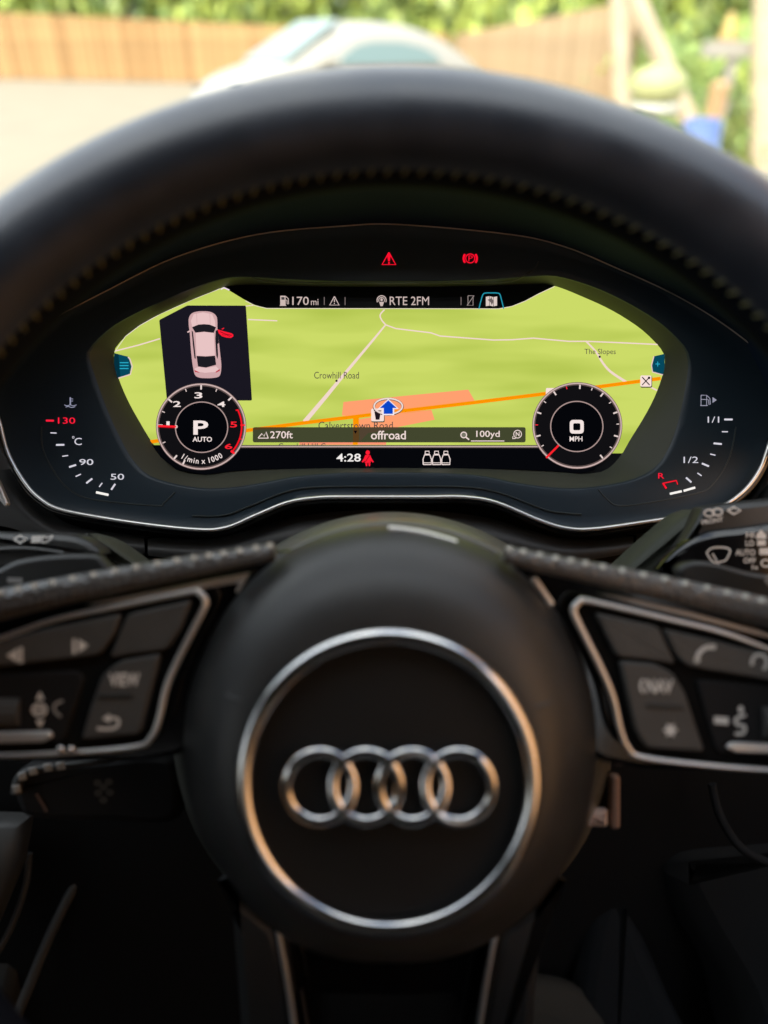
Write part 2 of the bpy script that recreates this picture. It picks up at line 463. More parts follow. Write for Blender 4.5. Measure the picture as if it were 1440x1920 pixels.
# grass strip on the right
gr = surf('dry_grass_blade', (0.42, 0.38, 0.14), 0.8)
V, Fc = [], []; rg = random.Random(5)
ga = G(1190, 300); gb = G(1500, 200)
for i in range(9000):
    u = rg.uniform(1150, 1560); v = rg.uniform(175, 330); p = G(u, v)
    if p.y > 17: continue
    h = rg.uniform(0.05, 0.16); an = rg.uniform(0, 6.28); dx, dy = math.cos(an) * 0.02, math.sin(an) * 0.02; k = len(V)
    V += [(p.x - dx, p.y - dy, 0.0), (p.x + dx, p.y + dy, 0.0), (p.x + rg.uniform(-.04, .04), p.y + rg.uniform(-.04, .04), h)]
    Fc.append((k, k + 1, k + 2))
tag(wmesh('grass', V, Fc, gr), 'dry yellow grass at the right edge of the yard', 'grass', kind='stuff')

# posts, pole, beam and clutter on the right
def round_bar(name, p0, p1, r0, r1, mat, parent=None, n=12):
    p0, p1 = Vector(p0), Vector(p1); t = (p1 - p0).normalized()
    s = t.cross(Vector((0, 1, 0.01))).normalized(); q = s.cross(t)
    V = []
    for p, r_ in ((p0, r0), (p0 + (p1 - p0) * .5, (r0 + r1) / 2 * 1.02), (p1, r1)):
        for k in range(n):
            a_ = 2 * math.pi * k / n; V.append(p + s * math.cos(a_) * r_ + q * math.sin(a_) * r_)
    Fc = [tuple(reversed(range(n))), tuple(range(2 * n, 3 * n))]
    for j in range(2):
        for k in range(n): Fc.append((j * n + k, j * n + (k + 1) % n, (j + 1) * n + (k + 1) % n, (j + 1) * n + k))
    return wmesh(name, V, Fc, mat, parent, smooth=True, angle=40)
pale_post = surf('pale_weathered_wood', (0.52, 0.43, 0.30), 0.85, bump=0.4, bscale=40, vary=0.15, vscale=5)
grey_wood = surf('grey_weathered_wood', (0.34, 0.32, 0.28), 0.85, bump=0.4, bscale=40)
p = G(1172, 310); q = Wy(1158, -60, p.y)
t = wthing('wooden_post', 'thick pale wooden post at the near end of the tan fence', 'post', (p.x, p.y, 0))
round_bar('shaft', (0, 0, 0.0), (q.x - p.x, 0, q.z), .10, .09, pale_post, t); wmesh('foot', *box(-.14, .14, -.14, .14, 0, .05), grey_wood, t)
p0 = Wy(1238, 105, 8.4); p1 = Wy(1165, -60, 8.4)
t = wthing('leaning_pole', 'pale pole leaning to the left beside the fence end post', 'pole', (p0.x + 0.42, p0.y, 0))
loc = t.location
e0 = p0 + (p0 - p1) * ((p0.z) / (p1.z - p0.z))
t.location = (e0.x, e0.y, 0)
round_bar('shaft', e0 - t.location, p1 - t.location, 0.10, 0.085, pale_post, t)
wmesh('foot', *box(-0.14, 0.14, -0.14, 0.14, 0, 0.04), grey_wood, t)
p = G(1428, 330)
q = Wy(1440, -60, p.y)
t = wthing('wooden_post', 'tall beige gate post at the right edge of the view', 'post', (p.x, p.y, 0))
round_bar('shaft', (0, 0, 0.0), (q.x - p.x, 0, q.z), .13, .12, pale_post, t); wmesh('foot', *box(-.17, .17, -.17, .17, 0, .05), grey_wood, t)
# grey rail fence piece on two legs
t0 = Wy(1340, 92, 9.0)
t = wthing('trestle', 'pale grey wooden beam on two legs left of the right hand post', 'trestle', (t0.x + .45, 9.0, 0))
wmesh('beam', *box(-0.55, 0.9, -0.08, 0.08, t0.z - 0.07, t0.z + 0.07), grey_wood, t)
for x in (-0.25, 0.6): wmesh('leg', *box(x - 0.04, x + 0.04, -0.05, 0.05, 0, t0.z - 0.072), grey_wood, t)
# blue drum
blue = surf('blue_plastic_drum', (0.12, 0.19, 0.42), 0.45)
def lathe(profile, n=24):
    V, Fc = [], []
    for r_, z in profile:
        for k in range(n):
            a_ = 2 * math.pi * k / n; V.append((r_ * math.cos(a_), r_ * math.sin(a_), z))
    for j in range(len(profile) - 1):
        for k in range(n): Fc.append((j * n + k, j * n + (k + 1) % n, (j + 1) * n + (k + 1) % n, (j + 1) * n + k))
    Fc.append(tuple(reversed(range(n)))); Fc.append(tuple(range((len(profile) - 1) * n, len(profile) * n)))
    return V, Fc
p = Wy(1316, 245, 6.6)
t = wthing('plastic_drum', 'bright blue plastic drum standing on the yellow grass', 'drum', (p.x, p.y, 0))
hh = Wy(1316, 222, 6.6).z
wmesh('drum_body', *lathe([(0.13, 0.0), (0.15, 0.03), (0.15, hh * .35), (0.16, hh * .36), (0.15, hh * .38), (0.15, hh * .68), (0.16, hh * .69), (0.15, hh * .71), (0.145, hh * .96), (0.12, hh * .985)]), blue, t, smooth=True, angle=35)
wmesh('drum_lid', *lathe([(0.125, hh * .987), (0.128, hh), (0.03, hh + 0.005)]), blue, t, smooth=True, angle=35)
# round yellow-white covered heap (small tarpaulin-covered machine)
yel = surf('yellow_green_fabric', (0.42, 0.43, 0.20), 0.6); wht = surf('white_fabric', (0.50, 0.50, 0.42), 0.6)
p = Wy(1235, 160, 7.6)
t = wthing('garden_parasol', 'folded yellow green and white sunshade beside the tan fence', 'sunshade', (p.x, p.y, 0))
z1 = Wy(1235, 118, 7.6).z; zm = Wy(1235, 185, 7.6).z
wmesh('stand', *lathe([(0.2, 0), (0.2, 0.05), (0.025, 0.06), (0.025, zm)]), grey_wood, t, smooth=True, angle=35)
wmesh('cover', *lathe([(0.10, zm - 0.03), (0.20, zm), (0.24, (z1 + zm) / 2 - .02), (0.21, (z1 + zm) / 2 + .06), (0.12, z1 - 0.03), (0.02, z1)]), yel, t, smooth=True)
wmesh('valance', *lathe([(0.06, zm - 0.14), (0.19, zm - 0.12), (0.21, zm - 0.034), (0.10, zm - 0.033)]), wht, t, smooth=True)
# orange traffic cone on the trestle + orange bucket
orange = surf('orange_plastic', (0.42, 0.26, 0.13), 0.5); yellow = surf('yellow_plastic', (0.50, 0.38, 0.12), 0.5)
p = Wy(1362, 80, 9.0)
t = wthing('traffic_cone', 'yellow orange cone standing on the grey beam', 'cone', (p.x, 9.0, t0.z + 0.072))
hc = Wy(1362, 22, 9.0).z - t0.z - 0.07
wmesh('base', *box(-0.09, 0.09, -0.07, 0.07, 0, 0.025), orange, t)
wmesh('cone', *lathe([(0.075, 0.026), (0.07, hc * .3), (0.05, hc * .7), (0.02, hc)]), yellow, t, smooth=True, angle=40)
p = Wy(1345, 190, 8.2)
t = wthing('orange_bin', 'tall narrow orange bin in the shrubs behind the blue drum', 'bin', (p.x, 8.2, 0))
hb = Wy(1345, 150, 8.2).z
wmesh('bin_body', *lathe([(0.06, 0), (0.085, hb * .9)]), orange, t, smooth=True, angle=40)
wmesh('lid', *lathe([(0.092, hb * .9 + .002), (0.09, hb * .96), (0.04, hb)]), orange, t, smooth=True, angle=40)
# white house glimpsed top left
p = Wy(45, 8, 62)
t = wthing('white_house', 'small white house glimpsed over the left end of the fence', 'house', (p.x, 62, 0), 0.1)
plaster = surf('white_plaster', (0.75, 0.75, 0.73), 0.85); slate = surf('grey_slate', (0.13, 0.14, 0.16), 0.7); pane = surf('dark_pane', (0.03, 0.04, 0.05), 0.1)
wmesh('wall', *box(-2.2, 2.2, 0, 4, 0, 2.9), plaster, t)
wmesh('roof', [(-2.5, -.3, 2.902), (2.5, -.3, 2.902), (2.5, 4.3, 2.902), (-2.5, 4.3, 2.902), (-2.5, 2, 4.3), (2.5, 2, 4.3)], [(0, 1, 5, 4), (2, 3, 4, 5), (1, 2, 5), (3, 0, 4), (3, 2, 1, 0)], slate, t)
for x in (-1.2, 1.1):
    f = wmesh('window', *box(x - .45, x + .45, -.04, -.003, 1.1, 2.2), plaster, t); wmesh('pane', *box(x - .38, x + .38, -.05, -.042, 1.17, 2.13), pane, f)

# ---- white car parked in the yard
def white_car():
    q = Wy(590, 120, 12.2); ang = R(180 + 34)
    t = wthing('parked_car', 'white car with rounded roof parked in front of the fence', 'car', (q.x + 0.42, q.y, 0), ang)
    # stations along x (front = +x): half width at sill, half width at belt, belt z, roof half width, roof z
    S = [(-1.85, .55, .60, .62, .40, .66), (-1.75, .72, .76, .80, .55, .90), (-1.45, .82, .84, .90, .60, 1.12), (-1.0, .84, .85, .93, .60, 1.36), (-.5, .84, .86, .93, .61, 1.46),
         (0.0, .84, .86, .93, .61, 1.47), (0.35, .84, .86, .93, .60, 1.42), (0.75, .84, .86, .93, .64, 1.22), (1.05, .84, .85, .92, .70, 1.00), (1.35, .83, .84, .86, .66, .93), (1.65, .80, .80, .76, .58, .80), (1.82, .66, .66, .62, .45, .63), (1.88, .50, .50, .50, .35, .52)]
    loops = []
    for x, a_, b_, zb, r_, zr in S:
        L = [(a_ * .93, .22), (a_, .32), (b_ * 1.01, (zb + .32) / 2), (b_, zb), (b_ - (b_ - r_) * .3, zb + (zr - zb) * .35), (r_ + .05, zb + (zr - zb) * .8), (r_ * .85, zr - .01), (0, zr + .015)]
        full = [(y, z) for y, z in L] + [(-y, z) for y, z in reversed(L[:-1])]
        loops.append([Vector((x, y, z)) for y, z in full])
    N = len(loops[0]); V = [v for L in loops for v in L]; Fc = []
    for k in range(len(loops) - 1):
        for i in range(N):
            j = (i + 1) % N; Fc.append((k * N + i, k * N + j, (k + 1) * N + j, (k + 1) * N + i))
    Fc.append(tuple(range(N))); Fc.append(tuple(reversed(range((len(loops) - 1) * N, len(loops) * N))))
    body = wmesh('body', V, Fc, paint, t, smooth=True)
    md = body.modifiers.new('s', 'SUBSURF'); md.levels = md.render_levels = 2
    glass = surf('teal_tinted_glass', (0.17, 0.24, 0.235), 0.25, spec=0.4); rub = surf('tyre_rubber', (0.02, 0.02, 0.02), 0.8)
    # windscreen slab
    wmesh('windscreen', [(1.10, .64, 1.04), (1.10, -.64, 1.04), (.36, -.53, 1.485), (.36, .53, 1.485), (1.10, .60, 1.00), (1.10, -.60, 1.00), (.38, -.50, 1.42), (.38, .50, 1.42)],
          [(0, 3, 2, 1), (4, 5, 6, 7), (0, 1, 5, 4), (1, 2, 6, 5), (2, 3, 7, 6), (3, 0, 4, 7)], glass, t)
    for s in (1, -1):
        pr = [(.52, .98), (.46, 1.08), (.22, 1.20), (0.0, 1.235), (-.4, 1.23), (-.7, 1.17), (-.88, 1.08), (-.92, .98)]
        yo = lambda z: s * (.885 - (z - .93) * .50); n = len(pr)
        V = [(x, yo(z), z) for x, z in pr] + [(x, yo(z) - s * .05, z) for x, z in pr]
        Fc = [tuple(range(n)), tuple(reversed(range(n, 2 * n)))] + [(i, (i + 1) % n, n + (i + 1) % n, n + i) for i in range(n)]
        wmesh('side_window', V, Fc, glass, t)
        m_ = wmesh('mirror', *box(.62, .80, s * .92 - .08, s * .92 + .08, .96, 1.08), paint, t); md = m_.modifiers.new('b', 'BEVEL'); md.width = .03; md.segments = 3
        l_ = wmesh('headlight', *box(1.60, 1.76, s * .60 - .12, s * .60 + .12, .60, .74), pane, t); md = l_.modifiers.new('b', 'BEVEL'); md.width = .04; md.segments = 3
        for x in (1.2, -1.2):
            VV, FF = lathe([(.20, -.10), (.31, -.10), (.33, -.07), (.33, .07), (.31, .10), (.20, .10)])
            wh = wmesh('wheel', [(v[0], v[2], v[1]) for v in VV], FF, rub, t, smooth=True, angle=35); wh.location = (x, s * .79, .33)
            VV, FF = lathe([(.19, -.105), (.19, .105)]); wmesh('rim', [(v[0], v[2], v[1]) for v in VV], FF, satin, wh, smooth=True, angle=35)
    t.scale = (1.12, 1.0, 1.0)
    return t
white_car()

# ================================================================== CABIN OF THE CAR (world frame)
cab = wthing('car_cabin', 'dark cabin shell of the car around the driver seat with roof lining and pillars', 'car interior', (-0.37, 0.2, 0.3))
cl_ = Vector(cab.location)
def cpart(name, parts, mat, bevel=0.0):
    V, Fc = join(parts); V = [Vector(v) - cl_ for v in V]
    o = wmesh(name, V, Fc, mat, cab)
    if bevel: md = o.modifiers.new('b', 'BEVEL'); md.width = bevel; md.segments = 3
    return o
cpart('roof', [box(-1.12, 0.40, -1.7, 0.13, 1.44, 1.47)], liner, .01)
cpart('floor', [box(-1.12, 0.42, -1.7, 1.25, 0.26, 0.30)], carpet)
cpart('left_side', [box(-1.16, -1.12, -1.7, 1.2, 0.26, 1.04)], matte_black)
cpart('rear_light_block', [box(-1.12, 0.40, -1.74, -1.7, 0.26, 1.437)], liner)  # unseen wall up to the roof, added to shut out light from behind
cpart('firewall', [box(-1.10, 0.45, 1.16, 1.19, 0.30, 0.98)], liner)
cpart('door_light_block', [box(0.44, 0.50, -0.35, 0.615, 0.26, 0.93)], matte_black, .02)  # shut lower door added to block low light; the real one stands open
cpart('rear_side', [box(0.40, 0.44, -1.7, -0.36, 0.26, 1.04)], matte_black)
cpart('front_side', [box(0.46, 0.50, 0.62, 1.2, 0.26, 1.00)], matte_black)
def prism(p0, p1, w_, h_):
    p0, p1 = Vector(p0), Vector(p1); t_ = (p1 - p0).normalized(); s_ = t_.cross(Vector((1, 0, 0))).normalized(); x_ = Vector((1, 0, 0))
    V = [p + x_ * a_ * w_ / 2 + s_ * b_ * h_ / 2 for p in (p0, p1) for a_, b_ in ((-1, -1), (1, -1), (1, 1), (-1, 1))]
    return V, [(0, 1, 2, 3), (7, 6, 5, 4), (0, 4, 5, 1), (1, 5, 6, 2), (2, 6, 7, 3), (3, 7, 4, 0)]
for x in (-1.13, 0.43): 
    cpart('windscreen_pillar', [prism((x if x < 0 else .50, 0.11, 1.45), (x if x < 0 else .53, 1.05, 1.0), .06, .07)], liner, .015)
    cpart('door_pillar', [prism((x, -0.42, 1.46), (x, -0.42, 0.9), .05, .12)], liner, .015)
    cpart('rear_pillar', [prism((x, -1.65, 1.46), (x, -1.65, 0.9), .05, .2)], liner, .015)
# windscreen: one thin pane
wg = bpy.data.materials.new('windscreen_glass'); wg.use_nodes = True; t = wg.node_tree; t.nodes.clear()
tr = t.nodes.new('ShaderNodeBsdfTransparent'); tr.inputs[0].default_value = (0.93, 0.96, 0.94, 1); gl = t.nodes.new('ShaderNodeBsdfGlossy'); gl.inputs['Roughness'].default_value = 0.0
mx = t.nodes.new('ShaderNodeMixShader'); mx.inputs[0].default_value = 0.04; oo = t.nodes.new('ShaderNodeOutputMaterial')
t.links.new(tr.outputs[0], mx.inputs[1]); t.links.new(gl.outputs[0], mx.inputs[2]); t.links.new(mx.outputs[0], oo.inputs[0])
V = [(-1.10, 0.135, 1.445), (0.48, 0.135, 1.445), (0.50, 1.06, 1.005), (-1.10, 1.06, 1.005)]
wmesh('windscreen', [Vector(v) - cl_ for v in V], [(0, 1, 2, 3)], wg, cab)
V = [(-1.14, 1.10, 1.0), (0.46, 1.10, 1.0), (0.40, 2.1, 0.86), (-1.08, 2.1, 0.86), (-1.14, 1.10, 0.6), (0.46, 1.10, 0.6), (0.40, 2.1, 0.55), (-1.08, 2.1, 0.55)]
wmesh('bonnet', [Vector(v) - cl_ for v in V], [(0, 1, 2, 3), (7, 6, 5, 4), (0, 4, 5, 1), (1, 5, 6, 2), (2, 6, 7, 3), (3, 7, 4, 0)], surf('dark_grey_car_paint', (0.05, 0.055, 0.06), 0.3, coat=0.8), cab)

tg_ = bpy.data.materials.new('light_dimming_glass'); tg_.use_nodes = True; t = tg_.node_tree; t.nodes.clear()  # tint made up for the unseen side windows, to cut stray light
tr = t.nodes.new('ShaderNodeBsdfTransparent'); tr.inputs[0].default_value = (0.30, 0.32, 0.33, 1); gl = t.nodes.new('ShaderNodeBsdfGlossy'); gl.inputs['Roughness'].default_value = 0.0
mx = t.nodes.new('ShaderNodeMixShader'); mx.inputs[0].default_value = 0.05; oo = t.nodes.new('ShaderNodeOutputMaterial')
t.links.new(tr.outputs[0], mx.inputs[1]); t.links.new(gl.outputs[0], mx.inputs[2]); t.links.new(mx.outputs[0], oo.inputs[0])
for ys_ in ((-.41, .15, 1.0), (-1.62, -.43, None)):
    V = [(-1.13, ys_[0], 1.04), (-1.13, ys_[2] or ys_[1], 1.04), (-1.13, ys_[1], 1.44), (-1.13, ys_[0], 1.44)]
    wmesh('side_window', [Vector(v) - cl_ for v in V], [(0, 1, 2, 3)], tg_, cab)
V = [(0.42, -1.62, 1.04), (0.42, -.43, 1.04), (0.42, -.43, 1.44), (0.42, -1.62, 1.44)]
wmesh('side_window', [Vector(v) - cl_ for v in V], [(0, 1, 2, 3)], tg_, cab)
# driver seat behind the camera
seat_m = surf('black_seat_leather', (0.025, 0.025, 0.026), 0.5, bump=0.3, bscale=400)
st = wthing('driver_seat', 'black leather driver seat behind the steering wheel', 'seat', (0, -0.35, 0.30))
def bev(o, w_):
    md = o.modifiers.new('b', 'BEVEL'); md.width = w_; md.segments = 4; return o
bev(wmesh('seat_cushion', *box(-.26, .26, -.25, .27, .08, .22), seat_m, st), .05)
bev(wmesh('backrest', *box(-.25, .25, -.42, -.27, .2, .78), seat_m, st), .06)
bev(wmesh('headrest', *box(-.13, .13, -.42, -.32, .83, 1.0), seat_m, st), .04)
round_bar('headrest_stem', (-.05, -.37, .78), (-.05, -.37, .83), .008, .008, chrome, st)
wmesh('seat_base', *box(-.22, .22, -.2, .2, 0.001, .08), matte_black, st)

# ================================================================== DASHBOARD
dash = thing('dashboard', 'black soft plastic dashboard around and below the instrument cluster', 'dashboard', C(720, 1020, .43))
Mi = M.inverted()
def W2C(p): return Mi @ Vector(p)
# dash top slab in world terms, sloping away to the windscreen, its near edge hidden by the hood
xs = [-1.1 + i * 0.0775 for i in range(21)]
secs = []
for x in xs:
    secs.append([W2C((x, y, z)) for y, z in ((.40, .80), (.395, 1.02), (.42, 1.065), (.47, 1.085), (.62, 1.092), (.85, 1.075), (1.04, 1.02), (1.05, .9), (1.05, .8))])
loft('dash_top', secs, matte_black, dash, closed=False)
# lower fascia under the cluster: curved grey lip, centre panel, end panels, knee panel
def band(name, top, bot, mat, dt, db, bulge=0.004, n=8, back=0.03):
    top = spline([Vector((*p, 0)) for p in top], n); bot = spline([Vector((*p, 0)) for p in bot], n)
    m = min(len(top), len(bot))
    res = lambda L: [L[int(round(i * (len(L) - 1) / (m - 1)))] for i in range(m)]
    top, bot = res(top), res(bot); loops = []
    for k in range(9):
        f = k / 8; loops.append([C(a.x + (b.x - a.x) * f, a.y + (b.y - a.y) * f, dt + (db - dt) * f - bulge * math.sin(math.pi * f)) for a, b in zip(top, bot)])
    loops = [[p + Vector((0, 0, -back)) for p in loops[0]]] + loops + [[p + Vector((0, 0, -back)) for p in loops[-1]]]
    return loft(name, loops, mat, dash, closed=False)
fascia = surf('fascia_grey_plastic', (0.036, 0.036, 0.036), 0.5, bump=0.25, bscale=1500)
band('fascia_lip', [(-120, 830), (-20, 850), (60, 950), (130, 990), (270, 1008)], [(-120, 1000), (-10, 985), (80, 1010), (160, 1032), (272, 1040)], fascia, .404, .400)
band('fascia_lip', [(277, 1010), (400, 1010), (560, 968), (730, 955), (900, 968), (1060, 1010), (1188, 1006)], [(277, 1042), (400, 1050), (560, 1030), (730, 1020), (900, 1030), (1060, 1052), (1188, 1036)], fascia, .404, .398)
band('fascia_lip', [(1193, 1004), (1330, 985), (1400, 960), (1450, 900), (1560, 800)], [(1193, 1036), (1330, 1030), (1400, 1020), (1460, 1010), (1560, 1000)], fascia, .404, .398)
plate('lower_fascia', [(-150, 1035), (1600, 1035), (1700, 2080), (-250, 2080)], .425, .03, deep_black, dash, .002, dfun=lambda u, v: 1 / (1 / .425 - (v - 1035) * .00067))
band('fascia_trim', [(-60, 1000), (80, 1022), (200, 1046), (330, 1060)], [(-60, 1060), (80, 1064), (200, 1085), (330, 1095)], soft_black, .398, .395)
# gap behind the silver trim
plate('cluster_gap', [(-60, 780), (1500, 780), (1500, 1040), (-60, 1040)], .419, .004, deep_black, dash, .0005)
vent = plate('vent_trim', rounded([(-14, 885), (-2, 905), (15, 945), (10, 952), (-14, 925)], 4), .385, .003, satin, dash, .0008)
# vent trim and side pieces at the far left and right
plate('side_cheek', rounded([(-200, 600), (-30, 700), (-16, 800), (10, 905), (0, 960), (-200, 960)], 20), .405, .03, soft_black, dash, .003)
plate('side_cheek', rounded([(1600, 640), (1470, 740), (1452, 830), (1432, 900), (1400, 950), (1445, 975), (1600, 960)], 20), .405, .03, soft_black, dash, .003)

# ================================================================== INSTRUMENT CLUSTER
cl = thing('instrument_cluster', 'glowing digital instrument cluster with green map behind the steering wheel', 'instrument cluster', C(730, 930, .41))
D_SCR, D_FACE = .407, .394
hood_line = [(-60, 730), (0, 672), (85, 607), (200, 545), (330, 482), (480, 440), (640, 424), (750, 421), (960, 440), (1060, 463), (1150, 500), (1250, 545), (1330, 590), (1400, 640), (1450, 684), (1500, 750), (1530, 830)]
trim_line = [(-40, 700), (-12, 760), (0, 795), (15, 850), (45, 903), (75, 935), (120, 957), (250, 980), (370, 993), (425, 989), (480, 966), (540, 942), (600, 933), (665, 932), (730, 932), (800, 932), (870, 932), (930, 942), (1010, 975), (1060, 990), (1110, 992), (1200, 980), (1285, 966), (1350, 950), (1395, 920), (1425, 880), (1440, 840), (1460, 780), (1490, 710)]
hl = spline([Vector((*p, 0)) for p in hood_line], 6); tl2 = spline([Vector((*p, 0)) for p in trim_line], 6)
# bezel opening: outer outline (at face) and inner outline (at the screen)
bez_out = [(168, 670), (172, 655), (185, 638), (215, 612), (250, 592), (300, 568), (360, 543), (420, 524), (470, 521), (540, 526), (640, 530), (730, 530), (820, 530), (920, 526), (990, 520), (1040, 519), (1100, 535), (1150, 556), (1195, 580), (1235, 606), (1268, 636), (1285, 658), (1290, 684), (1286, 720), (1274, 780), (1256, 835), (1228, 876), (1180, 900), (1100, 914), (1040, 914), (960, 903), (900, 891), (820, 886), (730, 885), (640, 886), (560, 892), (490, 905), (430, 914), (370, 914), (290, 896), (252, 866), (225, 820), (200, 765), (180, 710)]
bez_in = [(214, 664), (219, 650), (235, 632), (262, 611), (300, 590), (360, 563), (400, 547), (424, 537.5), (470, 534), (540, 536), (640, 538), (730, 538), (820, 538), (920, 536), (990, 533), (1036, 535), (1100, 560), (1145, 581), (1180, 602), (1205, 620), (1228, 642), (1245, 665), (1244, 692), (1237, 718), (1224, 750), (1205, 785), (1180, 825), (1158, 862), (1130, 884), (1090, 888), (1040, 884), (960, 880), (900, 878), (820, 877), (730, 877), (640, 877), (560, 878), (490, 880), (430, 884), (385, 890), (330, 880), (290, 835), (262, 790), (240, 750), (222, 706)]
def resample(L, n):
    # n points at equal steps of angle seen from the screen centre
    out = []
    for i in range(n):
        a_ = 2 * math.pi * i / n; best = None; dx, dy = math.cos(a_), math.sin(a_)
        for k in range(len(L)):
            p, q = L[k - 1], L[k]; ex, ey = q.x - p.x, q.y - p.y; den = dx * ey - dy * ex
            if abs(den) < 1e-9: continue
            t_ = ((p.x - 730) * ey - (p.y - 720) * ex) / den; s_ = ((p.x - 730) * dy - (p.y - 720) * dx) / den
            if t_ > 0 and -1e-6 <= s_ <= 1 + 1e-6 and (best is None or t_ > best): best = t_
        out.append(Vector((730 + dx * best, 720 + dy * best, 0)))
    return out
bo = resample(spline([Vector((*p, 0)) for p in bez_out], 4, True), 240); bi = resample(spline([Vector((*p, 0)) for p in bez_in], 4, True), 240)
# face plate: fan between the bezel opening and the outer boundary
outer = hl + list(reversed(tl2))
cx0, cy0 = 730, 720
def ray_hit(poly, ang):
    best = None; dx, dy = math.cos(ang), math.sin(ang)
    for i in range(len(poly)):
        a_, b_ = poly[i - 1], poly[i]; ex, ey = b_.x - a_.x, b_.y - a_.y; den = dx * ey - dy * ex
        if abs(den) < 1e-9: continue
        t_ = ((a_.x - cx0) * ey - (a_.y - cy0) * ex) / den; s_ = ((a_.x - cx0) * dy - (a_.y - cy0) * dx) / den
        if t_ > 0 and -1e-6 <= s_ <= 1 + 1e-6 and (best is None or t_ > best): best = t_
    return Vector((cx0 + dx * best, cy0 + dy * best, 0))
angs = [math.atan2(p.y - cy0, p.x - cx0) for p in bo]
O = [ray_hit(outer, a_) for a_ in angs]
def lerp(a_, b_, f): return a_ + (b_ - a_) * f
loops = []
def cd(L, d): return [C(p.x, p.y, d) for p in L]
loops.append(cd([lerp(q, p, .0) for p, q in zip(O, bo)], D_FACE + .0012))
loops.append(cd([lerp(q, p, .03) for p, q in zip(O, bo)], D_FACE + .0002))
for f in (.06, .3, .5, .7, .85): loops.append(cd([lerp(q, p, f) for p, q in zip(O, bo)], D_FACE))
loops.append(cd(O, D_FACE - .0015))
loft('cluster_face', [list(reversed(L)) for L in loops], face_black, cl)
# bezel: sloping wall down to the screen, with a rounded lip
bz = [cd(bo, D_FACE + .0012), cd([lerp(p, q, .06) for p, q in zip(bo, bi)], D_FACE + .0018), cd([lerp(p, q, .55) for p, q in zip(bo, bi)], D_FACE + .0068), cd(bi, D_SCR)]
loft('display_bezel', [[p for p in L] for L in bz], bezel_black, cl, angle=70)
# groove lines and gauge wells
def cpx(pts, d, n=8): return [C(p.x, p.y, d) for p in spline([Vector((*q, 0)) for q in pts], n)]
tube('gauge_well_edge', cpx([(78, 800), (80, 840), (103, 887), (133, 920), (177, 937), (293, 948), (307, 943), (328, 923)], D_FACE), .0004, seam_line, cl, 6)
tube('gauge_well_edge', cpx([(1122, 918), (1137, 935), (1159, 948), (1214, 943), (1305, 925), (1336, 908), (1367, 859), (1380, 800)], D_FACE), .0004, seam_line, cl, 6)
tube('face_groove', cpx([(360, 967), (420, 966), (470, 948), (540, 921), (600, 913), (730, 912), (870, 913), (940, 925), (1020, 955), (1060, 962), (1090, 964)], D_FACE - .0005), .0004, seam_line, cl, 6)
tube('brow_groove', cpx([(470, 519), (500, 528), (560, 530), (730, 531), (900, 530), (960, 527), (1000, 505), (1010, 490)], D_FACE), .0003, seam_line, cl, 6)
tube('silver_trim', [C(p.x, p.y, .389) for p in tl2], .00105, trim_silver, cl, 12)
tube('trim_backing', [C(p.x, p.y + 5, .3935) for p in tl2], .0022, gloss_black, cl, 8)
tube('hood_edge', [C(p.x, p.y, .391) for p in hl], .00036, hairline, cl, 6)
# hood: underside coming towards the driver, lip, and top going back to the dash
H0 = cd(hl, .3925)
def grow(p, k, up):
    w_ = max(0.0, min(1.0, (790 - p.y) / 220)); return Vector((740 + (p.x - 740) * k, p.y - up * w_, 0))
H1 = cd([grow(p, 1.03, 60) for p in hl], .360); H2 = cd([grow(p, 1.06, 105) for p in hl], .330)
H3 = cd([grow(p, 1.09, 122) for p in hl], .325); H4 = cd([grow(p, 1.10, 140) for p in hl], .330)
H5 = [p + Vector((0, 0.012, -.07)) for p in H4]; H6 = [p + Vector((0, .004, -.15)) for p in H4]
loft('hood', [H0, H1, H2, H3, H4, H5, H6], visor_black, cl, closed=False, angle=75)
# side walls of the hood down to the trim
S0 = [C(p.x, p.y, .3935) for p in tl2[:22]]; 
loft('hood_side', [S0, [C(p.x - 60, p.y + 8, .345) for p in tl2[:22]], [C(p.x - 100, p.y + 10, .40) for p in tl2[:22]]], soft_black, cl, closed=False)
S1 = [C(p.x, p.y, .3935) for p in tl2[-15:]]
loft('hood_side', [S1, [C(p.x + 45, p.y + 4, .31) for p in tl2[-15:]], [C(p.x + 100, p.y + 10, .40) for p in tl2[-15:]]], soft_black, cl, closed=False)

# ---- screen
white = (240, 220, 214); pink = (238, 208, 200); red = (255, 28, 52); z0 = D_SCR - .0002; LAY = .00012
def lay(k): return z0 - k * LAY
screen_m = surf('screen_black_glass', (0.004, 0.006, 0.009), 0.3, spec=0.15)
scr = sheet('display_screen', [[(p.x, p.y) for p in bi]], D_SCR + .0001, screen_m, cl)
mapv = sheet('map_view', [[(200, 668), (205, 640), (225, 622), (255, 601), (296, 580), (356, 553), (396, 539), (420, 538.5), (437, 549), (455, 560), (475, 571), (495, 577), (515, 579), (935, 579.5), (960, 575), (985, 565), (1010, 551), (1040, 536), (1104, 552), (1152, 573), (1190, 594), (1218, 612), (1240, 634), (1257, 662), (1257, 692), (1249, 722), (1236, 756), (1216, 792), (1190, 832), (1166, 850), (1140, 850), (1000, 835), (300, 835), (278, 834), (250, 796), (227, 754), (208, 710)]], lay(0), lit_map(), cl)
mp_ = mapv
RO = lit((242, 216, 205)); OR = lit((255, 150, 0)); PA = lit((255, 160, 112))
sheet('built_up_area', [[(641, 779), (644, 753.6), (760, 742), (878, 730.5), (891, 753), (771, 767), (659, 781)]], lay(1), PA, mp_)
sheet('built_up_area', [[(668, 801), (672, 786), (771, 771), (809, 768.5), (815, 787), (745, 801)]], lay(1), PA, mp_)
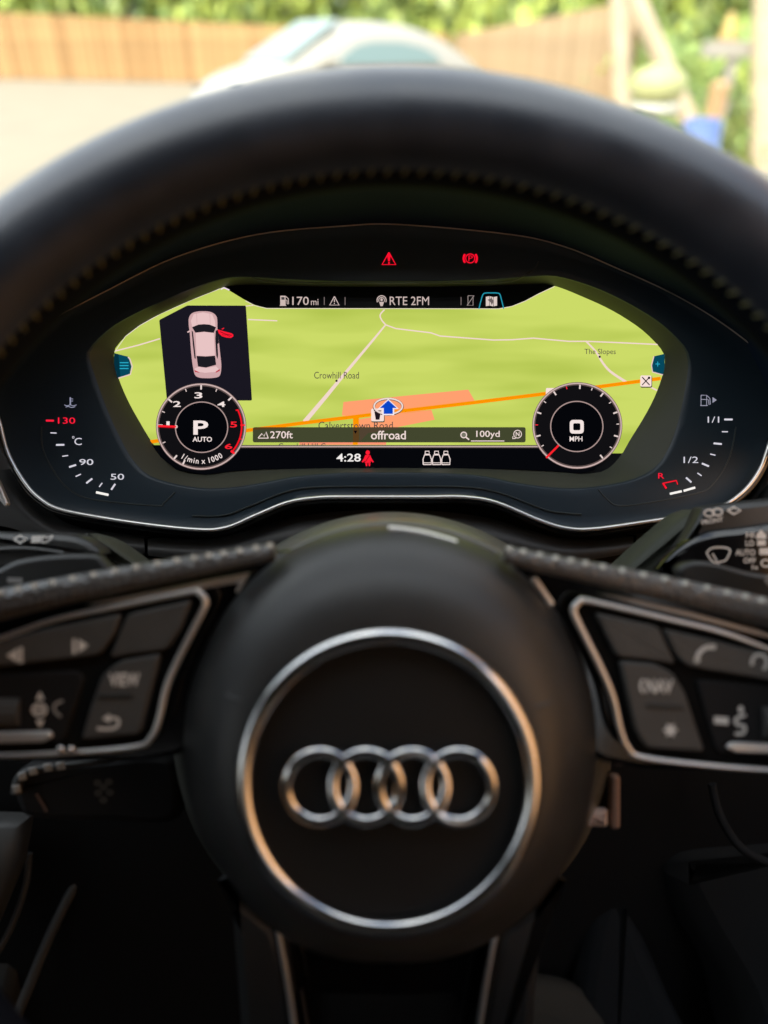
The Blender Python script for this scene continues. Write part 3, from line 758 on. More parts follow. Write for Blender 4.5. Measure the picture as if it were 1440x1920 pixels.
sheet('built_up_area', [[(561, 828), (724, 828), (724, 834), (561, 834)]], lay(1), lit((250, 150, 115)), mp_)
def sp2(pts, n=5): return [(p.x, p.y) for p in spline([Vector((*q, 0)) for q in pts], n)]
stroke('minor_road', sp2([(721, 580.5), (713, 590), (715, 599), (723, 609)]), 2.6, lay(2), RO, mp_)
stroke('minor_road', [(723, 609), (700, 637), (647, 700), (610, 745), (571, 791)], lambda f: 2.6 + 6 * f, lay(2), RO, mp_)
stroke('minor_road', [(723, 609), (742, 616), (808, 624), (825, 630), (925, 637.5), (960, 637), (1000, 634), (1067, 640), (1100, 640), (1150, 642), (1236, 646)], 2.4, lay(2), RO, mp_)
stroke('minor_road', sp2([(1099, 640), (1117, 659), (1130, 680), (1145, 697), (1175, 717)]), lambda f: 3 + 2 * f, lay(2), RO, mp_)
stroke('minor_road', [(217, 658), (260, 647), (300, 635)], 2.4, lay(2), RO, mp_)
stroke('minor_road', [(465, 599), (520, 601.5)], 2.2, lay(2), RO, mp_)
stroke('minor_road', [(450, 575), (475, 572.5)], 1.6, lay(2), RO, mp_)
stroke('minor_road', [(1218, 725), (1232, 732)], 3, lay(2), RO, mp_)
stroke('map_edge', [(414, 542.5), (420, 539.5), (430, 544)], 2.4, lay(2), lit((245, 225, 240)), mp_)
stroke('map_edge', [(215, 660), (235, 631), (262, 610.5), (300, 589), (360, 562), (412, 541.5)], 1.2, lay(3), lit((240, 228, 210)), mp_)
stroke('map_edge', [(460, 564), (478, 573), (500, 578.3), (935, 579), (960, 574.5), (985, 564.5), (1010, 551), (1040, 537)], 1.3, lay(3), lit((235, 225, 200)), mp_)
stroke('main_road', [(282, 828.5), (330, 822), (460, 807.5), (569, 793), (659, 782), (771, 768.5), (891, 754.5), (1000, 741), (1124, 725), (1239, 709.5)], 6.6, lay(3), OR, mp_)
sheet('main_road', [[(662, 784), (673, 783), (673, 802), (662, 802)], [(661.5, 828), (671, 828), (671, 834), (661.5, 834)]], lay(3), OR, mp_)
ink = lit((84, 72, 70))
def lab(s, b, dot=None):
    text(s, b, lay(5), ink, mp_, 'place_name')
    if dot: sheet('place_dot', [ell(dot[0], dot[1], 2.2, 2.2, 12)], lay(5), lit((50, 30, 45)), mp_)
lab('Crowhill Road', (589, 697, 673, 710), (631, 714)); lab('The Slopes', (1096, 654, 1154.5, 667), (1124.5, 669))
lab('Calvertstown Road', (597, 790.5, 736.5, 805)); lab('Crowhill Hill Grove', (522, 831, 638, 843))
# symbols on the map
def poi(u, v, s, inner):
    r_ = rounded([(u - s, v - s), (u + s, v - s), (u + s, v + s), (u - s, v + s)], 3, 3)
    sheet('map_symbol', [[(p.x + .8, p.y + 1.5) for p in rounded([(u - s - .5, v - s - .5), (u + s + .5, v - s - .5), (u + s + .5, v + s + .5), (u - s - .5, v + s + .5)], 3, 3)]], lay(4), lit((70, 70, 50)), mp_)
    sheet('map_symbol', [[(p.x, p.y) for p in r_]], lay(5), lit((250, 226, 218)), mp_)
    sheet('map_symbol', inner, lay(6), lit((30, 20, 28)), mp_)
poi(1211, 714.5, 10.5, stroke_poly([(1204, 707), (1218, 722)], 2) + stroke_poly([(1218, 707), (1204, 722)], 1.8) + [ell(1217, 708.5, 2.4, 2.4, 10)])
poi(1034, 738, 10.5, [[(1030, 736), (1036, 731), (1040, 733), (1040, 737)]])
poi(708, 778, 12, [[(702, 772), (714, 772), (711.5, 787), (704.5, 787)], [(701, 769.5), (715, 769.5), (715, 771.2), (701, 771.2)]])
sheet('position_marker', ring_poly(728, 762.5, 29, 17, 4.6), lay(6), lit((80, 60, 55)), mp_)
sheet('position_marker', ring_poly(728, 761.8, 28, 16, 3.0), lay(7), lit(white), mp_)
ar = lambda k, dy=0: [(728, 750.5 - k + dy), (744 + k * 1.4, 765 + k * .6 + dy), (736.5 + k, 765 + k * .6 + dy), (736.5 + k, 776 + k + dy), (719.5 - k, 776 + k + dy), (719.5 - k, 765 + k * .6 + dy), (712 - k * 1.4, 765 + k * .6 + dy)]
sheet('position_arrow', [ar(2.6)], lay(8), lit((245, 235, 240)), mp_); sheet('position_arrow', [ar(0)], lay(9), lit((10, 70, 200)), mp_)
# black band under the map, info bar
band_ = sheet('lower_band', [[(285, 834.5), (1150, 834.5), (1138, 858), (1112, 882), (1090, 888), (1040, 884), (960, 880), (730, 877), (490, 880), (430, 884), (385, 890), (330, 880), (300, 856)]], lay(8), lit((6, 7, 11)), cl)
stroke('band_line', [(440, 837.5), (1020, 837.5)], 5.0, lay(9), lit((88, 78, 76)), band_)
stroke('band_line', [(440, 837.3), (1020, 837.3)], 2.4, lay(10), lit((190, 168, 162)), band_)
bar = sheet('info_bar', [[(p.x, p.y) for p in rounded([(474, 801), (985.5, 801), (985.5, 829.5), (474, 829.5)], 4, 4)]], lay(10), lit((66, 70, 46)), cl)
for q in ([(476, 806), (560, 801.5), (476, 801.5)], [(662, 802), (673, 802), (673, 829), (662, 829)]): sheet('bar_tint', [q], lay(11), lit((88, 62, 30)), bar)
sheet('bar_tint', [[(674, 802), (760, 802), (690, 812), (674, 829)]], lay(11), lit((80, 66, 50)), bar)
sheet('pointer', [[(663, 807.5), (670, 807.5), (666.5, 813.5)]], lay(12), lit((10, 5, 12)), bar)
Wm = lit(white)
text('270ft', (506.5, 808.5, 549, 822), lay(12), Wm, bar, bold=.008); text('offroad', (695.5, 807.5, 761, 824), lay(12), Wm, bar, bold=.012); text('100yd', (893, 807.5, 937, 823), lay(12), Wm, bar, bold=.008)
stroke('underline', [(883, 826.8), (945.6, 826.8)], 1.7, lay(12), Wm, bar)
sheet('mountain_symbol', stroke_poly([(484, 821), (491, 813), (495, 818), (499, 810), (503, 822)], 1.8) + stroke_poly([(484, 821.5), (503, 821.5)], 1.6), lay(12), Wm, bar)
sheet('magnifier_symbol', ring_poly(869.5, 815.5, 6.3, 6.3, 1.9, 24) + stroke_poly([(874, 820), (879.5, 824.5)], 2.6), lay(12), Wm, bar)
sheet('magnifier_symbol', [ell(869.5, 815.5, 4.4, 4.4, 20)], lay(12), lit((120, 118, 104)), bar)
sheet('north_symbol', ring_poly(970.5, 814, 8, 8, 1.5, 28) + stroke_poly([(962, 818), (961, 822.5), (967, 822)], 1.6), lay(12), Wm, bar); text('N', (967, 809.8, 974, 818), lay(12), Wm, bar, bold=.02)
# clock, belt lamp, seat symbols
text('4:28', (630.8, 850.5, 676.5, 865.5), lay(12), lit((245, 240, 238)), band_, 'clock', bold=.012)
RD = lit(red)
sheet('seat_belt_lamp', [ell(689.5, 848.5, 4, 4.3, 14), [(685, 853), (694, 853), (697, 860), (701, 866), (699, 867.5), (695, 864), (695, 868), (684, 868), (684, 864), (680, 867.5), (678, 866), (682, 860)], [(685, 868.5), (689, 868.5), (688.5, 874), (686, 874)], [(690.5, 868.5), (694.5, 868.5), (694, 874), (691.5, 874)]], lay(12), RD, band_)
stroke('belt', [(693, 854), (685, 866)], 1.1, lay(13), lit((110, 8, 20)), band_)
for x in (801, 818.5, 836):
    sh = [(x - 7.5, 871), (x - 7.8, 861), (x - 5, 853), (x + 5, 853), (x + 7.8, 861), (x + 7.5, 871), (x - 7.5, 871)]
    sheet('seat_symbol', stroke_poly(sh, 1.9) + stroke_poly([(x - 4, 851.5), (x - 3.5, 846), (x + 3.5, 846), (x + 4, 851.5), (x - 4, 851.5)], 1.8) + stroke_poly([(x - 7.5, 867.8), (x + 7.5, 867.8)], 1.3), lay(12), lit((240, 222, 218)), band_)
# top status line
top = sheet('status_line', [[(505, 550), (960, 550), (960, 577.5), (505, 577.5)]], lay(0) + LAY * .5, screen_m, cl)
g = lit((206, 186, 180)); g2 = lit((120, 108, 106))
text('170', (548, 556.2, 579, 572), lay(2), g, top, bold=.004); text('mi', (583, 560.5, 597, 572), lay(2), g, top); text('RTE 2FM', (730.7, 556, 804.5, 572), lay(2), g, top)
for x in (608, 647, 864.5): stroke('divider', [(x, 557), (x, 572)], 1.5, lay(2), g2, top)
sheet('fuel_symbol', [[(525.5, 554.5), (535.5, 554.5), (535.5, 571.5), (537, 573.5), (524, 573.5), (525.5, 571.5)]] + stroke_poly([(536, 556), (540.5, 560), (541, 570), (538.5, 570), (538, 563), (536, 562.5)], 1.4), lay(2), g, top)
sheet('fuel_symbol', [[(527.5, 557), (533.5, 557), (533.5, 562), (527.5, 562)]], lay(3), lit((70, 66, 68)), top)
tri = lambda a_, b_, c_: [a_, b_, c_, a_, b_]
sheet('caution_symbol', stroke_poly([(627, 556), (635.8, 572), (618.2, 572), (627, 556), (628, 558)], 2.0) + stroke_poly([(627, 561), (627, 566.5)], 1.8) + [ell(627, 569, 1.1, 1.1, 8)], lay(2), g, top)
sheet('radio_symbol', ring_poly(715.5, 563, 9.4, 9.4, 1.7, 20, -25, 205) + ring_poly(715.5, 563, 6.2, 6.2, 1.5, 16, -30, 210) + [ell(715.5, 562, 2.4, 2.8, 10), [(711, 566), (720, 566), (717.5, 574), (713.5, 574)]], lay(2), g, top)
sheet('phone_symbol', stroke_poly([(877.5, 554.5), (887, 554.5), (887, 572.5), (877.5, 572.5), (877.5, 554.5)], 1.4) + stroke_poly([(875.5, 573), (889, 554)], 1.3), lay(2), lit((150, 138, 134)), top)
stroke('active_tab', sp2([(898, 579), (902, 563), (906, 551.5), (912, 549.3), (921, 549.2), (931, 549.3), (937, 551.5), (940.5, 563), (944.5, 579)], 4), 2.0, lay(4), lit((36, 150, 172)), top)
sheet('map_symbol', [[(911, 556.5), (917.5, 555.5), (917.5, 573), (911, 574)], [(918.3, 555.5), (924.8, 557), (924.8, 574.3), (918.3, 573)], [(925.6, 557), (932, 555.8), (932, 573), (925.6, 574.2)]], lay(2), lit((222, 205, 198)), top)
sheet('map_symbol', [[(914, 562), (922, 559), (926, 565), (922, 572), (920, 567)], [(920, 558), (923, 557.5), (921, 561)]], lay(3), lit((110, 98, 96)), top)
# edge tabs
tm = lit((6, 72, 92)); cy = lit((40, 170, 200))
lt = sheet('side_tab', [[(214, 662), (241, 669), (246.5, 687), (243, 703), (221, 709), (214, 690)]], lay(5), tm, cl)
stroke('tab_edge', [(240, 669.5), (243.5, 673), (248, 687), (244.5, 702), (222, 709)], 2.2, lay(6), lit((232, 205, 198)), lt)
sheet('tab_dark_band', [[(214, 662), (222, 664), (226, 708), (219, 709), (214, 690)]], lay(5.3), lit((4, 48, 62)), lt)  # darker teal band along the outer side of the tab
for y in (680, 685.5, 691): stroke('menu_line', [(224.5, y), (241, y)], 2.0, lay(6), cy, lt)
rt_ = sheet('side_tab', [[(1246, 663.5), (1226, 668), (1222, 685), (1224, 697), (1243, 702.5), (1246, 690)]], lay(5), tm, cl)
stroke('tab_edge', [(1226, 668), (1221.5, 685), (1223.5, 697.5), (1243, 703)], 2.0, lay(6), lit((232, 205, 198)), rt_)
sheet('plus_symbol', stroke_poly([(1229, 682.5), (1237.5, 682.5)], 1.5) + stroke_poly([(1233.2, 678), (1233.2, 687)], 1.5), lay(6), cy, rt_)
# door-open picture
dp = sheet('door_warning_picture', [[(p.x, p.y) for p in rounded([(298.5, 600), (351, 572.7), (461, 573), (472.5, 751), (313, 751)], 2.5, 3)]], lay(4), lit((25, 23, 33)), cl)
def k1(pts): return [(280 + x / 5.647, 560 + y / 5.647) for x, y in pts]
cpk = lit((232, 196, 196)); cp2 = lit((208, 168, 170)); cbk = lit((30, 28, 34))
body = sp2(k1([(415, 225), (428, 180), (460, 150), (510, 136), (570, 133), (630, 136), (680, 155), (712, 190), (720, 240), (722, 330), (738, 470), (752, 600), (762, 700), (757, 780), (735, 825), (670, 840), (600, 842), (530, 836), (485, 810), (465, 740), (448, 620), (436, 480), (428, 360), (418, 290)]) + k1([(415, 225)]), 3)
sheet('car_outline', [body], lay(5), cp2, dp)
sheet('car_roof', [k1([(440, 235), (470, 165), (570, 145), (665, 165), (695, 235), (700, 300), (640, 278), (520, 278), (455, 305)]), k1([(490, 362), (580, 352), (682, 362), (694, 600), (600, 608), (500, 603)]), k1([(520, 722), (600, 734), (705, 715), (735, 745), (700, 775), (590, 785), (490, 770), (480, 740)])], lay(6), cpk, dp)
sheet('car_glass', [k1([(452, 302), (520, 274), (580, 270), (640, 275), (706, 302), (682, 362), (580, 350), (488, 360)]), k1([(500, 606), (600, 612), (695, 604), (708, 700), (600, 730), (515, 718)]), k1([(448, 338), (462, 350), (485, 560), (492, 640), (478, 630), (460, 480)]), k1([(702, 340), (722, 330), (737, 470), (722, 480), (728, 600), (722, 640), (708, 600), (698, 430)])], lay(7), cbk, dp)
sheet('tail_lamp', [k1([(478, 755), (520, 775), (535, 785), (482, 775)]), k1([(748, 745), (705, 772), (700, 785), (745, 765)])], lay(7), lit((190, 40, 60)), dp)
stroke('bonnet_line', k1([(500, 150), (505, 270)]), .9, lay(7), cp2, dp); stroke('bonnet_line', k1([(640, 150), (645, 270)]), .9, lay(7), cp2, dp)
sheet('mirror', [k1([(400, 350), (432, 333), (436, 345), (408, 362)])], lay(5), cpk, dp)
sheet('open_door', [k1([(722, 325), (745, 332), (800, 348), (870, 366), (890, 382), (888, 402), (862, 416), (815, 412), (770, 398), (735, 368)]), k1([(763, 320), (790, 306), (793, 316), (772, 327)])], lay(6), RD, dp)
stroke('door_line', k1([(750, 350), (800, 372), (872, 390)]), 1.3, lay(7), lit((120, 10, 26)), dp); stroke('door_line', k1([(770, 383), (820, 385), (855, 402)]), .9, lay(7), lit((120, 10, 26)), dp)

# ---- dials
def dial(name, cx, cy, rx, ry, icx, icy, irx, iry, label=None):
    base = sheet(name, [ell(cx, cy, rx, ry, 72)], lay(14), lit((17, 16, 19)), cl)
    sheet('dial_rim', ring_poly(cx, cy, rx + 1.0, ry + 1.0, 6.0), lay(15), lit((96, 80, 78)), base)
    sheet('dial_rim', ring_poly(cx, cy, rx, ry, 2.6), lay(16), lit((205, 178, 174)), base)
    sheet('dial_centre', [ell(icx, icy, irx, iry, 64)], lay(15), lit((5, 6, 10)), base)
    sheet('inner_ring', ring_poly(icx, icy, irx, iry, 2.0), lay(17), lit((175, 150, 146)), base)
    return base
T = dial('tachometer', 377.1, 799.8, 83.8, 80.7, 378, 801, 50, 48.3)
def at_dial(cx, cy, rx, ry, deg, r): return (cx + rx * r * math.cos(R(deg)), cy - ry * r * math.sin(R(deg)))
def tick(deg, r0, r1, wd, col, c4, par):
    stroke('tick_mark', [at_dial(*c4, deg, r0), at_dial(*c4, deg, r1)], wd, lay(18), lit(col), par)
c4 = (377.1, 799.8, 83.8, 80.7)
for i in range(8):
    dg = 225 - 45 * i + (8 if i else 0) - (8 if i == 0 else 0)
for dg, big in ((90, 1), (139, 1), (45, 1), (178, 1), (231, 1), (245, 1)): tick(dg, .86 if big else .9, .965, 3.0, (236, 218, 214), c4, T)
for dg in (112, 68, 158, 204): tick(dg, .875, .945, 1.8, (220, 200, 196), c4, T)
tick(2, .88, .985, 3.0, (255, 30, 45), c4, T); tick(-40, .87, .98, 4.0, (255, 30, 45), c4, T); tick(-18, .9, .96, 1.8, (255, 30, 45), c4, T)
sheet('red_line', ring_poly(377.1, 799.8, 77.5, 74.5, 3.0, 40, -42, 25) + stroke_poly([at_dial(*c4, 25, .92), at_dial(*c4, 26, .86)], 2.4), lay(17), lit((250, 20, 36)), T)
wn = lit((245, 230, 226))
for s_, b_ in (('3', (364.5, 735.5, 379.5, 747)), ('2', (324.5, 752, 339, 763)), ('4', (407.5, 752.8, 422.5, 763)), ('1', (312, 790, 318, 800))): text(s_, b_, lay(18), wn, T, 'numeral', bold=.018)
for s_, b_ in (('5', (431.5, 790.5, 444.5, 801.5)), ('6', (421.5, 832, 435.5, 842))): text(s_, b_, lay(18), lit((255, 35, 50)), T, 'numeral', bold=.018)
text('P', (362.5, 788.5, 390.5, 815), lay(18), wn, T, 'gear_letter', bold=.022); text('AUTO', (361, 819, 397.5, 828.3), lay(18), wn, T, 'gear_letter', bold=.016)
s_ = '1/min x 1000'; adv = [2, 0]
Vt, Ft = [], []
wds = {'1': .62, '/': .5, 'm': 1.0, 'i': .36, 'n': .7, ' ': .34, 'x': .62, '0': .68}
tot = sum(wds[c_] for c_ in s_); acc = 0; A0, A1 = 236.5, 305.5
for c_ in s_:
    wv = wds[c_]; dg = A0 + (A1 - A0) * (acc + wv / 2) / tot; acc += wv
    if c_ == ' ': continue
    vs, fs = glyphs(c_, .012); xm = (min(v.x for v in vs) + max(v.x for v in vs)) / 2; k0 = len(Vt)
    px_, py_ = at_dial(377.1, 799.8, 83.8, 80.7, dg, .80); ro = R(dg - 270)
    for v in vs:
        a_, b_ = (v.x - xm) * 13.2, (v.y - .35) * 14.5
        Vt.append(C(px_ + a_ * math.cos(ro) - b_ * math.sin(ro) * 1, py_ - (a_ * math.sin(ro) + b_ * math.cos(ro)), lay(18)))
    Ft += [tuple(i + k0 for i in f) for f in fs]
mesh('unit_lettering', Vt, Ft, wn, T, smooth=False)
stroke('needle', [(296.5, 799), (328, 800.5)], 5.4, lay(19), lit((150, 5, 18)), T); stroke('needle', [(296.5, 798.6), (330, 800)], 3.6, lay(20), lit((255, 30, 44)), T)
sheet('needle_tip', [ell(330, 800, 3.2, 3.2, 14)], lay(19), lit((225, 195, 190)), T)
Sp = dial('speedometer', 1082.4, 798, 83.6, 80.5, 1081.5, 799.6, 50, 48.1)
c5 = (1082.4, 798, 83.6, 80.5)
for (x, y, big, rd) in ((515, 410, 1, 0), (622, 432, 0, 0), (722, 470, 1, 0), (790, 550, 0, 0), (842, 640, 1, 0), (847, 745, 0, 0), (832, 850, 1, 0), (775, 942, 0, 0), (700, 1025, 1, 0), (400, 433, 0, 1), (295, 475, 1, 0), (215, 557, 0, 0), (150, 645, 1, 0), (125, 752, 0, 1), (125, 855, 1, 0), (165, 948, 0, 0)):
    dg = math.degrees(math.atan2(-(640 + y / 4.8 - 798) / 80.5, (980 + x / 4.8 - 1082.4) / 83.6))
    tick(dg, .855 if big else .88, .955 if big else .94, 2.8 if big else 1.7, (255, 40, 60) if rd else (232, 214, 210), c5, Sp)
sheet('speed_digit', [], lay(18), wn, Sp) if False else None
ro_ = rounded([(1068.3, 787.3), (1094.6, 787.3), (1094.6, 813), (1068.3, 813)], 7, 6); ri_ = rounded([(1074.8, 793.6), (1088.2, 793.6), (1088.2, 806.8), (1074.8, 806.8)], 3, 6)
sheet('speed_digit', [[ro_[i], ro_[(i + 1) % len(ro_)], ri_[(i + 1) % len(ri_)], ri_[i]] for i in range(len(ro_))], lay(18), wn, Sp)
text('MPH', (1068, 818.3, 1092, 827.5), lay(18), wn, Sp, 'unit_lettering', bold=.01)
stroke('needle', [(1024, 858.5), (1047.5, 835)], 3.8, lay(19), lit((255, 34, 44)), Sp)

# ---- printed and lit gauges on the cluster face
dg_ = D_FACE - .0004
def gauge(name, segs, d=dg_):
    out = None
    for i, (a_, b_, wd, col) in enumerate(segs):
        o = stroke('tick_mark' if out else name, [a_, b_], wd, d, lit(col), out or cl)
        out = out or o
    return out
wl = (214, 212, 222); hi = (250, 246, 240)
tg = gauge('temperature_gauge', [((86, 788.5), (101, 788.8), 3.6, (255, 30, 60)), ((94.5, 811.5), (106, 812), 2.0, wl), ((105, 834.2), (120.6, 834), 3.4, wl), ((116.8, 855.5), (127.7, 854), 2.0, wl), ((129.5, 875.8), (142.7, 871.6), 3.4, wl), ((141.7, 893.5), (151.7, 889), 2.2, wl), ((161.7, 906), (173, 897.3), 3.4, wl), ((186, 913), (191.7, 905.4), 2.2, wl), ((208.5, 918.3), (216, 907.3), 3.4, wl), ((180, 923), (203.5, 928), 4.4, hi)])
text('130', (108.5, 782.7, 141, 794.5), dg_, lit((255, 30, 60)), tg, 'numeral', bold=.004); text('90', (148.7, 860.7, 175, 872), dg_, lit(wl), tg, 'numeral', bold=.004); text('50', (207.3, 888.3, 232.7, 899.5), dg_, lit(wl), tg, 'numeral', bold=.004)
text('C', (139.5, 821, 153.3, 834.5), dg_, lit(wl), tg, 'unit_lettering'); sheet('unit_lettering', ring_poly(137.3, 820, 2.3, 2.3, .9, 12), dg_, lit(wl), tg)
sheet('coolant_symbol', stroke_poly([(131.8, 745), (131.8, 760)], 2.4) + stroke_poly([(133, 748), (137, 748)], 1.2) + stroke_poly([(133, 752), (137, 752)], 1.2) + stroke_poly(sp2([(120.5, 759), (126, 761), (131.8, 759), (137, 761), (143.5, 759)], 3), 1.3) + stroke_poly(sp2([(123, 763.5), (128, 762), (134, 764), (141, 762.5)], 3), 1.3), dg_, lit((150, 152, 176)), tg)
fg = gauge('fuel_gauge', [((1358, 786.5), (1373.7, 786.5), 3.4, wl), ((1353.5, 809.4), (1365, 809.6), 2.0, wl), ((1338, 831.2), (1353.5, 832.6), 3.4, wl), ((1331.5, 851.2), (1341.6, 853.6), 2.0, wl), ((1316, 868.8), (1329.4, 874.4), 3.4, wl), ((1307.7, 886.8), (1315.6, 892.2), 2.2, wl), ((1286.3, 895.4), (1296.4, 904.4), 3.4, wl), ((1281.7, 920.4), (1303.6, 914), 4.2, hi), ((1256, 926), (1278.4, 921), 4.2, hi)])
text('1/1', (1327, 781, 1348.5, 792.5), dg_, lit(wl), fg, 'numeral'); text('1/2', (1281.7, 856.2, 1309.2, 868.2), dg_, lit(wl), fg, 'numeral'); text('R', (1234, 887, 1245.5, 897.3), dg_, lit((245, 30, 60)), fg, 'numeral', bold=.01)
sheet('reserve_mark', stroke_poly([(1249.5, 916), (1243, 906)], 3.6) + stroke_poly([(1242, 906.5), (1268, 901)], 2.4) + stroke_poly([(1268, 900.6), (1270.6, 908.6)], 2.0), dg_, lit((245, 24, 48)), fg)
sheet('pump_symbol', stroke_poly([(1314.5, 741), (1325, 741), (1325, 760), (1314.5, 760), (1314.5, 741)], 1.5) + stroke_poly([(1314.5, 749), (1325, 749)], 1.3) + stroke_poly([(1313, 760.4), (1327, 760.4)], 1.5) + stroke_poly([(1326, 742), (1331, 747), (1332, 758), (1329.5, 759), (1328.5, 750), (1326, 749)], 1.4) + [[(1336, 744.5), (1344, 750), (1336, 755.5)]], dg_, lit((150, 150, 168)), fg)
# warning lamps
sheet('warning_lamp', stroke_poly([(729.2, 473.5), (742, 496), (716.4, 496), (729.2, 473.5), (730.2, 475.3)], 2.7) + [[(725.8, 479), (732.6, 479), (731, 490), (727.4, 490)], ell(729.2, 493, 2, 1.8, 12), [(727, 476), (731.4, 476), (732, 480), (726.4, 480)]], dg_, lit((255, 16, 46)), cl)
pb = sheet('parking_brake_lamp', ring_poly(881.7, 484.5, 9.4, 9.4, 2.0, 32) + ring_poly(881.7, 484.5, 14.5, 14.5, 4.0, 12, 140, 220) + ring_poly(881.7, 484.5, 14.5, 14.5, 4.0, 12, -40, 40), dg_, lit((255, 16, 46)), cl)
text('P', (878.3, 479, 886.3, 490), dg_, lit((255, 16, 46)), pb, bold=.0)

# ================================================================== STEERING WHEEL
sw = thing('steering_wheel', 'black leather steering wheel with round hub and four linked chrome rings', 'steering wheel', C(731, 1372, .31))
DR = .235
def rimpt(th):
    dx, dy = math.sin(th), -math.cos(th)               # th = 0 at the top
    def hit(cy, Rr):
        k = cy - 1320; b_ = dy * k; return b_ + math.sqrt(b_ * b_ - k * k + Rr * Rr)
    ro, ri = hit(1356, 1222), hit(1286, 938)
    mid, mn = (ro + ri) / 2, min((ro - ri) / 2, 136)
    flat = 1.0
    if abs(th) > R(140):                                # flattened bottom
        flat = min(1.0, math.cos(R(40)) / abs(math.cos(th)) * 1.0)
    return 743 + dx * mid * flat, 1320 + dy * mid * flat, mn
NR = 220; path = []; rr = []
for i in range(NR):
    u, v, mn = rimpt(-math.pi + 2 * math.pi * i / NR); path.append(C(u, v, DR)); rr.append(mn * DR / F * .96)
tube('wheel_rim', path, lambda f: rr[min(NR - 1, int(round(f * (NR - 1))))], leather, sw, 48, closed=True)
rim_o = bpy.data.objects['wheel_rim']; rim_o.data.materials.append(surf('darkened_inner_leather', (0.006, 0.008, 0.013), 0.9, spec=0.08))  # darker copy of the rim leather, holding back screen glow on the inner side
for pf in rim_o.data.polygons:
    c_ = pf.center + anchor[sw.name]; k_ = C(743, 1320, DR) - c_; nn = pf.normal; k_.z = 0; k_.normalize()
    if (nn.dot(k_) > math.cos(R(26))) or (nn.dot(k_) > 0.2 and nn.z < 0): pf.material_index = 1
# seam with cross stitches on the inner side of the rim
def rim_surface(th, phi):
    """phi 0 = inner edge, 90 = towards the driver"""
    u, v, mn = rimpt(th); c_ = C(u, v, DR); r_ = mn * DR / F * .96
    inn = (C(743, 1320, DR) - c_).normalized()
    return c_ + (inn * math.cos(R(phi)) + Vector((0, 0, 1)) * math.sin(R(phi))) * r_, inn
sm = bpy.data.meshes.new('stitch')
V, Fc = join([box(-.0012, .0012, -.00035, .00035, -.0002, .0005)]); V = [((x + y * 1.2), y, z) for x, y, z in V]
sm.from_pydata(V, [], Fc); sm.materials.append(thread)
for i in range(74):
    th = R(-66 + 132 * i / 73)
    p, inn = rim_surface(th, 21)
    n = (p - C(*rimpt(th)[:2], DR)).normalized(); tq = rim_surface(th + .01, 21)[0] - p; tq.normalize()
    zq = n; yq = zq.cross(tq).normalized(); xq = yq.cross(zq)
    # stitches run across the seam
    mt = Matrix((( yq.x, xq.x, zq.x), (yq.y, xq.y, zq.y), (yq.z, xq.z, zq.z))).to_4x4()
    o = bpy.data.objects.new('stitch', sm); sc.collection.objects.link(o); o.parent = sw
    o.matrix_local = Matrix.Translation(p - anchor[sw.name]) @ mt @ Matrix.Rotation(R(16 + 5 * math.sin(i * 2.3)), 4, 'Z')
tube('rim_seam', [rim_surface(R(-75 + 150 * i / 80), 21)[0] for i in range(81)], .0003, deep_black, sw, 6)

# hub
hub_out = [(731, 985), (800, 991), (868, 1010), (950, 1052), (1030, 1125), (1082, 1215), (1110, 1300), (1119, 1390), (1113, 1480), (1090, 1570), (1046, 1645), (995, 1710), (900, 1775), (820, 1800), (731, 1806), (640, 1800), (565, 1775), (480, 1715), (425, 1645), (375, 1570), (350, 1480), (344, 1390), (353, 1300), (382, 1215), (436, 1125), (512, 1052), (594, 1010), (662, 991)]
ho = spline([Vector((*p, 0)) for p in hub_out], 6, True)
RC = (728, 1468)
NH = 120
cx0, cy0 = RC
hpts = [(2 * math.pi * i / NH) for i in range(NH)]
HO = [ray_hit(ho, a_) for a_ in hpts]
HI = [Vector((RC[0] + 272 * math.cos(a_), RC[1] + 275 * math.sin(a_), 0)) for a_ in hpts]
DH = .248
loops = []
for f in [0, .04, .1, .18, .27, .36, .45, .54, .63, .72, .8, .87, .93, .97, 1.0]:
    # keep the silhouette at the outline
    d = DH + .036 * (1 - math.sqrt(max(0, 1 - (f * .985) ** 2.1)))
    loops.append([C(*lerp(a_, b_, f)[:2], d) for a_, b_ in zip(HI, HO)])
last = loops[-1]; cen = C(731, 1400, .285)
loops.append([cen + (p - cen) * .985 + Vector((0, 0, -.012)) for p in last]); loops.append([cen + (p - cen) * .93 + Vector((0, 0, -.026)) for p in last])
loft('airbag_cover', [list(reversed(L)) for L in loops], hub_black, sw, angle=80, cap1=True)
def on_hub(u, v, lift=.0):
    vx, vy = u - RC[0], v - RC[1]; q = ray_hit(ho, math.atan2(vy, vx)); inner = math.hypot(vx, vy)
    r0 = 273; f = (inner - r0) / (math.hypot(q.x - RC[0], q.y - RC[1]) - r0)
    return C(u, v, DH + .036 * (1 - math.sqrt(max(0, 1 - (f * .985) ** 2.1))) - lift)
for crease in ([(424, 1302), (436, 1310), (452, 1313)], [(1000, 1326), (1016, 1324), (1032, 1316)]):
    tube('pad_crease', [on_hub(p.x, p.y, -.0002) for p in spline([Vector((*q, 0)) for q in crease], 6)], .0006, hub_black, sw, 8)
# disc inside the ring
rad = 272
dl = []
for f, dz in ((1.0, .0), (.97, .0022), (.93, .0026), (.6, .0012), (.3, .0006), (.02, .0004)):
    dl.append([C(RC[0] + 272 * f * math.cos(a_), RC[1] + 275 * f * math.sin(a_), DH + dz) for a_ in hpts])
loft('airbag_disc', dl, disc_black, sw, cap1=True, angle=60)
tube('hub_ring', [C(RC[0] + 271 * math.cos(a_), RC[1] + 274 * math.sin(a_), DH - .0008) for a_ in hpts], .0027, chrome, sw, 20, closed=True, flat=.8)
